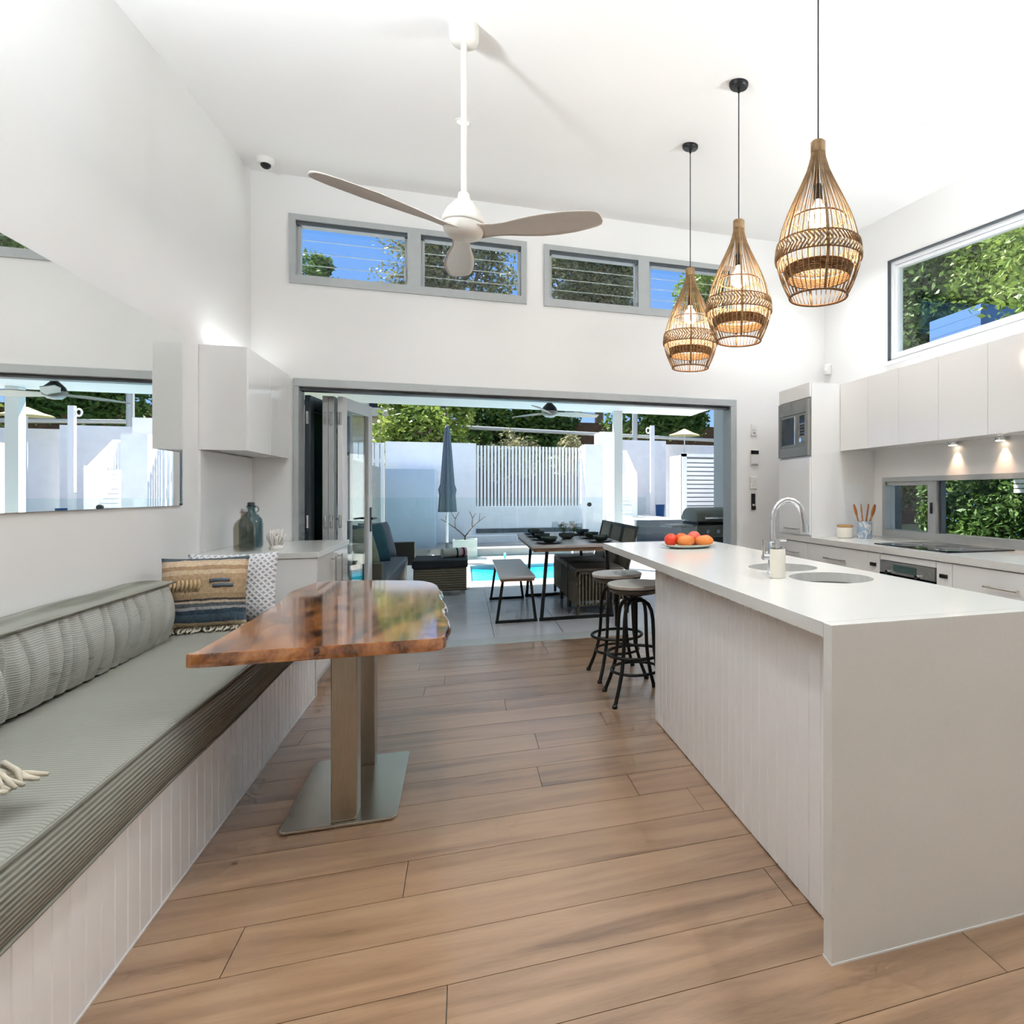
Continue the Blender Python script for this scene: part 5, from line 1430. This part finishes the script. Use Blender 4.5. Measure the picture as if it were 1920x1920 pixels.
MB().lathe([(0.2,0),(0.2,0.05),(0.05,0.07)], 28, (ux,uy,0)).build('base', M_aludark, um)
po = thing('planter', (0.02, 12.46, 0), 'white square planter with a bare branching frangipani', 'planter')
mb = area(MB(), [], 'y', 12.24, 12.27, -0.2, 0.24, 0, 0.36).box(-0.2, 0.24, 12.65, 12.68, 0, 0.36).box(-0.2, -0.17, 12.27, 12.65, 0, 0.36).box(0.21, 0.24, 12.27, 12.65, 0, 0.36).box(-0.17, 0.21, 12.27, 12.65, 0, 0.3)
mb.build('pot', M_pot, po)
box('soil', M_soil, -0.168, 0.208, 12.272, 12.488, 0.30, 0.335, po)
fg = MB(); rb = random.Random(21)
def branch(p, d, l_, r_, depth):
    q = p + d*l_
    fg.tube([tuple(p), tuple((p+q)/2 + Vector((rb.uniform(-.01,.01),rb.uniform(-.01,.01),0))), tuple(q)], [r_, r_*0.9, r_*0.8], 6)
    if depth:
        for sg in (-1, 1):
            nd = (d + Vector((sg*0.75*rb.uniform(0.7,1), rb.uniform(-.4,.4), 0.25))).normalized()
            branch(q, nd, l_*rb.uniform(0.62,0.85), r_*0.75, depth-1)
branch(Vector((0.02,12.46,0.32)), Vector((0.05,0,1)).normalized(), 0.10, 0.018, 0)
branch(Vector((0.02,12.46,0.41)), Vector((-0.8,0,0.75)).normalized(), 0.24, 0.015, 2)
branch(Vector((0.02,12.46,0.41)), Vector((0.6,0.1,0.8)).normalized(), 0.22, 0.015, 2)
fg.build('branches', M_bark, po, smooth=True)
gf = thing('glass_pool_fence', (0.5, 11.62, 0), 'frameless glass fence panels behind the pool', 'fence')
gx = [-1.50, -0.30, 0.93, 2.16, 3.40]
for a, b_ in zip(gx[:-1], gx[1:]):
    pn = box('glass_panel', M_glassfence, a+0.01, b_-0.01, 11.615, 11.627, 0.05, 1.165, gf)
    for x_ in (a+0.22, b_-0.22): box('spigot', M_chrome, x_-0.02, x_+0.02, 11.595, 11.647, 0.0, 0.16, pn, bevel=0.003)
MB().tube([(2.26,11.60,1.03),(2.26,11.55,1.03)], 0.04, 14).build('latch', M_blackp, gf)

# ---- patio ceiling fan
ofx, ofy = 1.06, 8.1
of = thing('patio_fan', (ofx, ofy, 2.2), 'dark-hubbed patio ceiling fan with pale blades under the soffit', 'fan')
MB().lathe([(0.03,2.60),(0.035,2.55),(0.014,2.53),(0.014,2.44),(0.03,2.42),(0.085,2.36),(0.105,2.31)], 28, (ofx,ofy,0)).build('motor_housing', M_blackp, of, smooth=True, auto=50)
MB().lathe([(0.105,2.31),(0.1,2.27),(0.06,2.235),(0.001,2.225)], 28, (ofx,ofy,0), cap=False).build('hub', M_alu, of, smooth=True)
obm = MB().add([(0.08,-0.05,0.015),(0.08,0.05,-0.015),(0.35,0.075,-0.02),(0.35,-0.075,0.03),(0.66,0.05,-0.012),(0.66,-0.05,0.014),
                (0.08,-0.05,0.007),(0.08,0.05,-0.023),(0.35,0.075,-0.028),(0.35,-0.075,0.022),(0.66,0.05,-0.02),(0.66,-0.05,0.006)],
               [(0,3,2,1),(3,5,4,2),(6,7,8,9),(9,8,10,11),(0,1,7,6),(1,2,8,7),(2,4,10,8),(4,5,11,10),(5,3,9,11),(3,0,6,9)]).mesh('blade', M_seat_top)
for a in (8, 128, 248): share('blade', obm, of, (ofx, ofy, 2.285), R(a))

# ---- barbecue at the right of the patio
bb = thing('barbecue', (2.72, 6.9, 0), 'grey hooded barbecue on the right of the patio', 'barbecue')
bx0, bx1, by = 2.52, 3.04, 6.85
box('cabinet', M_aludark, bx0+0.02, bx1-0.02, by-0.25, by+0.25, 0.06, 0.74, bb, bevel=0.006)
box('firebox', M_bbq, bx0, bx1, by-0.29, by+0.27, 0.74, 0.88, bb, bevel=0.01)
box('gap', M_black, bx0+0.02, bx1-0.02, by-0.275, by+0.25, 0.88, 0.915, bb)
pts = [(by-0.28, 0.915), (by+0.26, 0.915)] + [(by-0.01+0.27*math.cos(R(a)), 0.93+0.15*math.sin(R(a))) for a in range(0, 181, 12)]
prismx(pts, bx0, bx1).build('hood', M_bbq, bb, bevel=0.02, seg=3)
MB().tube([(bx0+0.08, by-0.33, 0.96), (bx1-0.08, by-0.33, 0.96)], 0.012, 10).build('hood_handle', M_chrome, bb, smooth=True)
for k in range(4): MB().tube([(bx0+0.12+k*0.125, by-0.29, 0.81), (bx0+0.12+k*0.125, by-0.325, 0.81)], 0.024, 14).build('knob', M_chrome, bb, smooth=True, auto=40)
box('side_shelf', M_alu, bx0-0.28, bx0-0.005, by-0.22, by+0.22, 0.855, 0.88, bb, bevel=0.004)
for x_ in (bx0+0.06, bx1-0.06): MB().tube([(x_, by-0.2, 0.0305), (x_, by-0.17, 0.0305)], 0.03, 12).build('castor', M_blackp, bb)
for x_ in (bx0+0.06, bx1-0.06): MB().tube([(x_, by+0.17, 0.0305), (x_, by+0.2, 0.0305)], 0.03, 12).build('castor', M_blackp, bb)

# ---- louvred enclosure, stair balustrade, hook post on the far right
lv = thing('louvre_enclosure', (5.6, 14.4, 0.15), 'white louvred screen enclosure at the right of the garden', 'screen')
box('side_panel', M_whitemetal, 4.98, 5.02, 14.0, 14.9, 0.15, 2.16, lv)
box('post', M_whitemetal, 4.98, 5.10, 13.97, 14.05, 0.15, 2.19, lv); box('post', M_whitemetal, 6.4, 6.5, 13.97, 14.05, 0.15, 2.19, lv); box('top_rail', M_whitemetal, 4.98, 6.5, 13.97, 14.05, 2.12, 2.19, lv)
box('back_panel', M_aludark, 5.1, 6.4, 14.10, 14.12, 0.2, 2.12, lv)
me = MB().box(-0.65, 0.65, -0.035, -0.02, -0.045, 0.045).xf(Matrix.Rotation(R(28), 4, 'X')).mesh('slat', M_whitemetal)
for k in range(18): share('slat', me, lv, (5.75, 14.05, 0.27+k*0.104))
bl = thing('stair_balustrade', (4.2, 16.0, 0.63), 'white stair balustrade with upright balusters beyond the deck', 'balustrade')
def rail_z(y): return 1.75 + min(1, max(0, (y-15.45)/0.95))*0.63
MB().bar((4.2,15.4,1.75),(4.2,16.4,2.38),0.06,0.05).bar((4.2,16.4,2.38),(4.2,16.85,2.38),0.06,0.05).build('handrail', M_whitemetal, bl)
for k in range(11):
    y = 15.5+k*0.115; box('baluster', M_whitemetal, 4.185, 4.215, y-0.015, y+0.015, 0.85+ (rail_z(y)-1.75), rail_z(y)-0.02, bl)
MB().bar((4.2,15.4,0.86),(4.2,16.4,1.49),0.05,0.05).bar((4.2,16.4,1.49),(4.2,16.85,1.49),0.05,0.05).build('bottom_rail', M_whitemetal, bl)
box('newel_post', M_whitemetal, 4.15, 4.25, 15.35, 15.45, 0.63, 1.80, bl); box('newel_post', M_whitemetal, 4.15, 4.25, 16.78, 16.88, 0.63, 2.42, bl)
box('stringer', M_render, 4.12, 4.28, 15.45, 16.77, 0.63, 0.84, bl)
lf = thing('low_louvre_gate', (3.9, 15.35, 0.63), 'low white louvred gate at the foot of the stair', 'gate')
box('frame', M_whitemetal, 3.62, 3.66, 15.3, 15.34, 0.63, 1.72, lf); box('frame', M_whitemetal, 4.1, 4.14, 15.3, 15.34, 0.63, 1.72, lf)
for k in range(11): box('slat', M_whitemetal, 3.66, 4.1, 15.31, 15.33, 0.66+k*0.096, 0.74+k*0.096, lf)
hp = thing('hook_post', (5.0, 16.5, 0.15), 'white post with a ring at its top rising above the far wall', 'post')
box('post', M_whitemetal, 4.94, 5.05, 16.45, 16.55, 0.15, 3.12, hp)
MB().tube([(4.88+0.055*math.cos(2*math.pi*k/20), 16.5, 2.98+0.075*math.sin(2*math.pi*k/20)) for k in range(20)], 0.02, 8, closed=True).build('ring', M_whitemetal, hp, smooth=True)
gh = thing('gate_handle', (4.75, 17.6, 1.7), 'small dark gate handle and lock on the pale far wall', 'handle')
MB().tube([(4.66,17.59,1.78),(4.66,17.55,1.86),(4.66,17.59,1.94)], 0.02, 6).build('pull', M_blackp, gh)
box('lock', M_blackp, 4.82, 4.86, 17.57, 17.6, 1.70, 1.84, gh)
pu = thing('yellow_parasol', (6.4, 18.0, 0), 'small pale yellow parasol top above the far right wall', 'umbrella')
MB().lathe([(0.5,2.98),(0.3,3.05),(0.02,3.18)], 8, (6.35,17.6,0)).build('canopy', M_yellowp, pu)
MB().tube([(6.35,17.6,0.15),(6.35,17.6,3.0)], 0.02, 8).build('pole', M_whitemetal, pu)
bi = thing('blue_bin', (5.35, 16.9, 0.15), 'blue plastic tub by the white louvred enclosure', 'tub')
MB().lathe([(0.10,0.0),(0.13,0.75),(0.14,0.76),(0.12,0.76),(0.09,0.02),(0.001,0.01)], 20, (5.35,16.9,0.151), cap=False).build('tub', M_bluep, bi, smooth=True, auto=40)

# ---- neighbouring structures
cpk = thing('carport_frame', (3, 20, 0), 'grey steel carport frame beyond the garden wall', 'carport')
MB().tube([(-0.55, 20.0, 3.28), (9.5, 20.0, 3.05)], 0.06, 8).build('beam', M_alu, cpk)
for x_, w_ in ((-0.42, 0.11), (5.45, 0.09), (9.2, 0.09)): MB().tube([(x_, 20.0, -0.2), (x_, 20.0, 5.4)], w_, 10).build('post', M_alu, cpk, smooth=True, auto=50)
box('cross_beam', M_alu, -0.55, 9.5, 19.95, 20.05, 5.4, 5.55, cpk)
nh = thing('neighbour_house', (-5, 26, 0), 'cream neighbouring house with dark upper storey behind the slat fence', 'house')
box('wall', M_housew, -9, -2.0, 25, 30, -0.2, 4.1, nh); box('upper_wall', M_housed, -9, -2.4, 25.2, 30, 4.1, 7.0, nh)
box('balcony_edge', M_housew, -9, -1.9, 24.2, 25.2, 4.0, 4.3, nh); box('post', M_housew, -3.7, -3.3, 24.4, 24.8, 4.3, 7.0, nh); box('dark_opening', M_housed, -2.9, -2.1, 24.9, 25.0, 2.6, 3.6, nh)
box('roof', M_roofslab, -9.5, -1.5, 24.0, 30.5, 7.0, 7.2, nh)
rw = structure(box('retaining_wall', M_brown, 0, 22, 24, 24.3, -0.2, 4.0))
bh = thing('blue_house', (11, 10.7, 0), 'blue weatherboard house seen through the tree at the upper right window', 'house')
for k in range(23): box('weatherboard', M_houseb, 10.0, 10.04, 10.0, 11.45, 0.5+k*0.2, 0.695+k*0.2, bh)
box('wall', M_houseb, 10.04, 11.0, 10.0, 11.45, -0.2, 5.1, bh)
lh = thing('louvred_vent_wall', (4.96, 4.0, 1.2), 'pale louvred shutter seen at the top right of the splashback window', 'shutter')
for k in range(10): box('slat', M_whitemetal, 4.95, 4.98, 3.5, 4.56, 1.25+k*0.045, 1.285+k*0.045, lh)
structure(box('floor_driveway', M_asphalt, 3.9, 16, 4.5, 18, -0.25, -0.1))
structure(box('trim_kerb', M_concrete, 8.0, 12, 10.3, 11.0, -0.1, 0.25))
dp = structure(box('down_pipe', M_umb, 4.25, 4.4, 5.45, 5.6, -0.2, 3.2))

# ---- trees
def tree(name, base, centre, rad, nleaf, size, m_, label, seed, trunk=0.12, clumps=26, group=None, open_=False):
    r_ = random.Random(seed)
    t = thing(name, base, label, 'tree', group)
    cs = []
    for k in range(clumps):
        while True:
            p = Vector((r_.uniform(-1,1), r_.uniform(-1,1), r_.uniform(-1,1)))
            if 0.25 < p.length < 1: break
        cs.append((Vector((centre[0]+p.x*rad[0]*0.8, centre[1]+p.y*rad[1]*0.8, centre[2]+p.z*rad[2]*0.8)), r_.uniform(0.18, 0.36) if not open_ else r_.uniform(0.12, 0.2)))
    tr = MB()
    c_ = Vector(centre); b_ = Vector(base)
    mid = b_ + (c_-b_)*0.6 + Vector((r_.uniform(-.2,.2), r_.uniform(-.2,.2), 0))
    tr.tube([tuple(b_), tuple(mid), tuple(c_)], [trunk, trunk*0.8, trunk*0.45], 8)
    for p, s_ in cs[::2 if not open_ else 1]:
        a = b_ + (c_-b_)*r_.uniform(0.45, 0.95)
        tr.tube([tuple(a), tuple((a+p)/2+Vector((0,0,0.15))), tuple(p)], [trunk*0.4, trunk*0.25, trunk*0.1], 5)
    tr.build('trunk', M_bark, t, smooth=True)
    vs, fs = [], []
    for k in range(nleaf):
        p, s_ = cs[k % clumps]
        while True:
            q = Vector((r_.uniform(-1,1), r_.uniform(-1,1), r_.uniform(-1,1)))
            if q.length < 1: break
        c0 = p + Vector((q.x*rad[0]*s_, q.y*rad[1]*s_, q.z*rad[2]*s_))*1.35
        u = Vector((r_.gauss(0,1), r_.gauss(0,1), r_.gauss(0,0.6))).normalized(); v = u.orthogonal().normalized()
        v = (Matrix.Rotation(r_.uniform(0, 6.28), 3, u) @ v)
        sz = size*r_.uniform(0.6, 1.3)
        i = len(vs)
        vs += [c0-u*sz, c0+v*sz*0.45, c0+u*sz, c0-v*sz*0.45]
        fs.append((i, i+1, i+2, i+3))
    MB().add(vs, fs).build('crown', m_, t)['kind'] = 'stuff'
    return t
G = 'trees around the garden'
tree('leafy_tree', (-0.9,18.6,-0.2), (-0.9,18.6,3.1), (1.5,1.2,1.5), 5200, 0.10, M_leafb, 'bright green leafy tree behind the garden wall by the umbrella', 1, group=G)
tree('evergreen_tree', (1.8,23.4,-0.2), (1.8,23.4,4.4), (2.9,1.1,2.5), 7500, 0.13, M_leafd, 'dark evergreen tree beyond the carport, above the slat screen', 2, group=G)
tree('shrub', (1.2,18.2,-0.2), (1.2,18.2,2.3), (0.9,0.6,0.75), 2600, 0.08, M_leafo, 'pale olive shrub showing just over the slat screen', 3, trunk=0.05, group=G)
tree('shrub', (3.15,19.0,-0.2), (3.15,19.0,2.35), (0.65,0.45,0.65), 1800, 0.08, M_leafo, 'pale olive shrub by the stepped garden wall', 4, trunk=0.05, group=G)
tree('evergreen_tree', (6.5,21.3,-0.2), (6.5,21.3,4.4), (2.0,0.5,2.2), 6500, 0.13, M_leafd, 'dark evergreen tree behind the white hook post', 5, group=G)
tree('leafy_tree', (12.2,23.0,-0.2), (12.2,23,4.2), (2.0,1.4,2.6), 5200, 0.13, M_leafb, 'green tree at the far right beyond the louvred enclosure', 6, group=G)
tree('evergreen_tree', (-6.9,34,-0.2), (-6.9,34,10.6), (2.2,1.8,2.2), 9000, 0.16, M_leafd, 'rounded dark tree at the left end of the left louvre window', 7, trunk=0.25, group=G)
tree('gum_tree', (-0.8,29,-0.2), (-0.7,29,11.3), (3.7,1.5,3.2), 9000, 0.11, M_leafo, 'sparse gum tree with bare branches in the left louvre window', 8, trunk=0.28, clumps=60, group=G, open_=True)
tree('gum_tree', (7.4,35,-0.2), (7.4,35,13.4), (4.4,2.0,3.8), 15000, 0.13, M_leafo, 'dense gum tree in the right louvre window', 9, trunk=0.3, clumps=60, group=G, open_=True)
tree('leafy_tree', (11.8,27,-0.2), (11.6,27,10.4), (2.4,2,3.2), 12000, 0.13, M_leafb, 'bright green tree at the right end of the right louvre window', 10, trunk=0.25, group=G)
tree('broadleaf_tree', (8.2,4.6,-0.2), (8.2,4.6,4.9), (1.6,3.6,2.9), 42000, 0.075, M_leafb, 'large sunlit broadleaf tree outside the upper right window', 11, trunk=0.2, clumps=70, group=G)
tree('broadleaf_tree', (12.8,16.2,-0.2), (12.8,16.2,6.4), (2.4,3.4,3.8), 26000, 0.13, M_leafd, 'shaded dark tree at the left of the upper right window', 12, trunk=0.2, clumps=60, group=G)
tree('broadleaf_tree', (13.2,11.6,-0.2), (13.2,11.6,7.6), (1.9,2.6,3.4), 22000, 0.11, M_leafb, 'sunlit tree above the blue house in the upper right window', 15, trunk=0.2, clumps=60, group=G)
hg = thing('hedge', (5.7,4.5,-0.2), 'dense green hedge outside the splashback window', 'hedge')
rh = random.Random(13); vs, fs = [], []
for k in range(42000):
    c0 = Vector((rh.uniform(5.25, 6.2) if k % 3 else rh.uniform(5.2, 5.35), rh.uniform(2.9, 6.2), rh.uniform(-0.15, 2.15)))
    c0.x += 0.10*math.sin(c0.y*5.1)*math.sin(c0.z*6.3)
    u = Vector((rh.gauss(0,1), rh.gauss(0,1), rh.gauss(0,0.6))).normalized(); v = Matrix.Rotation(rh.uniform(0, 6.28), 3, u) @ u.orthogonal().normalized()
    sz = 0.042*rh.uniform(0.6, 1.4); i = len(vs)
    vs += [c0-u*sz, c0+v*sz*0.45, c0+u*sz, c0-v*sz*0.45]; fs.append((i, i+1, i+2, i+3))
MB().add(vs, fs).build('foliage', M_leafd, hg)['kind'] = 'stuff'
for k in range(6): MB().tube([(5.7, 3.1+k*0.58, -0.2), (5.72, 3.12+k*0.58, 1.9)], [0.04, 0.015], 6).build('stem', M_bark, hg)
tree('leafy_tree', (14,19,-0.2), (14,19,2.6), (2.6,2,2.4), 5000, 0.14, M_leafo, 'olive tree across the driveway, through the small splashback pane', 14, trunk=0.15, group=G)
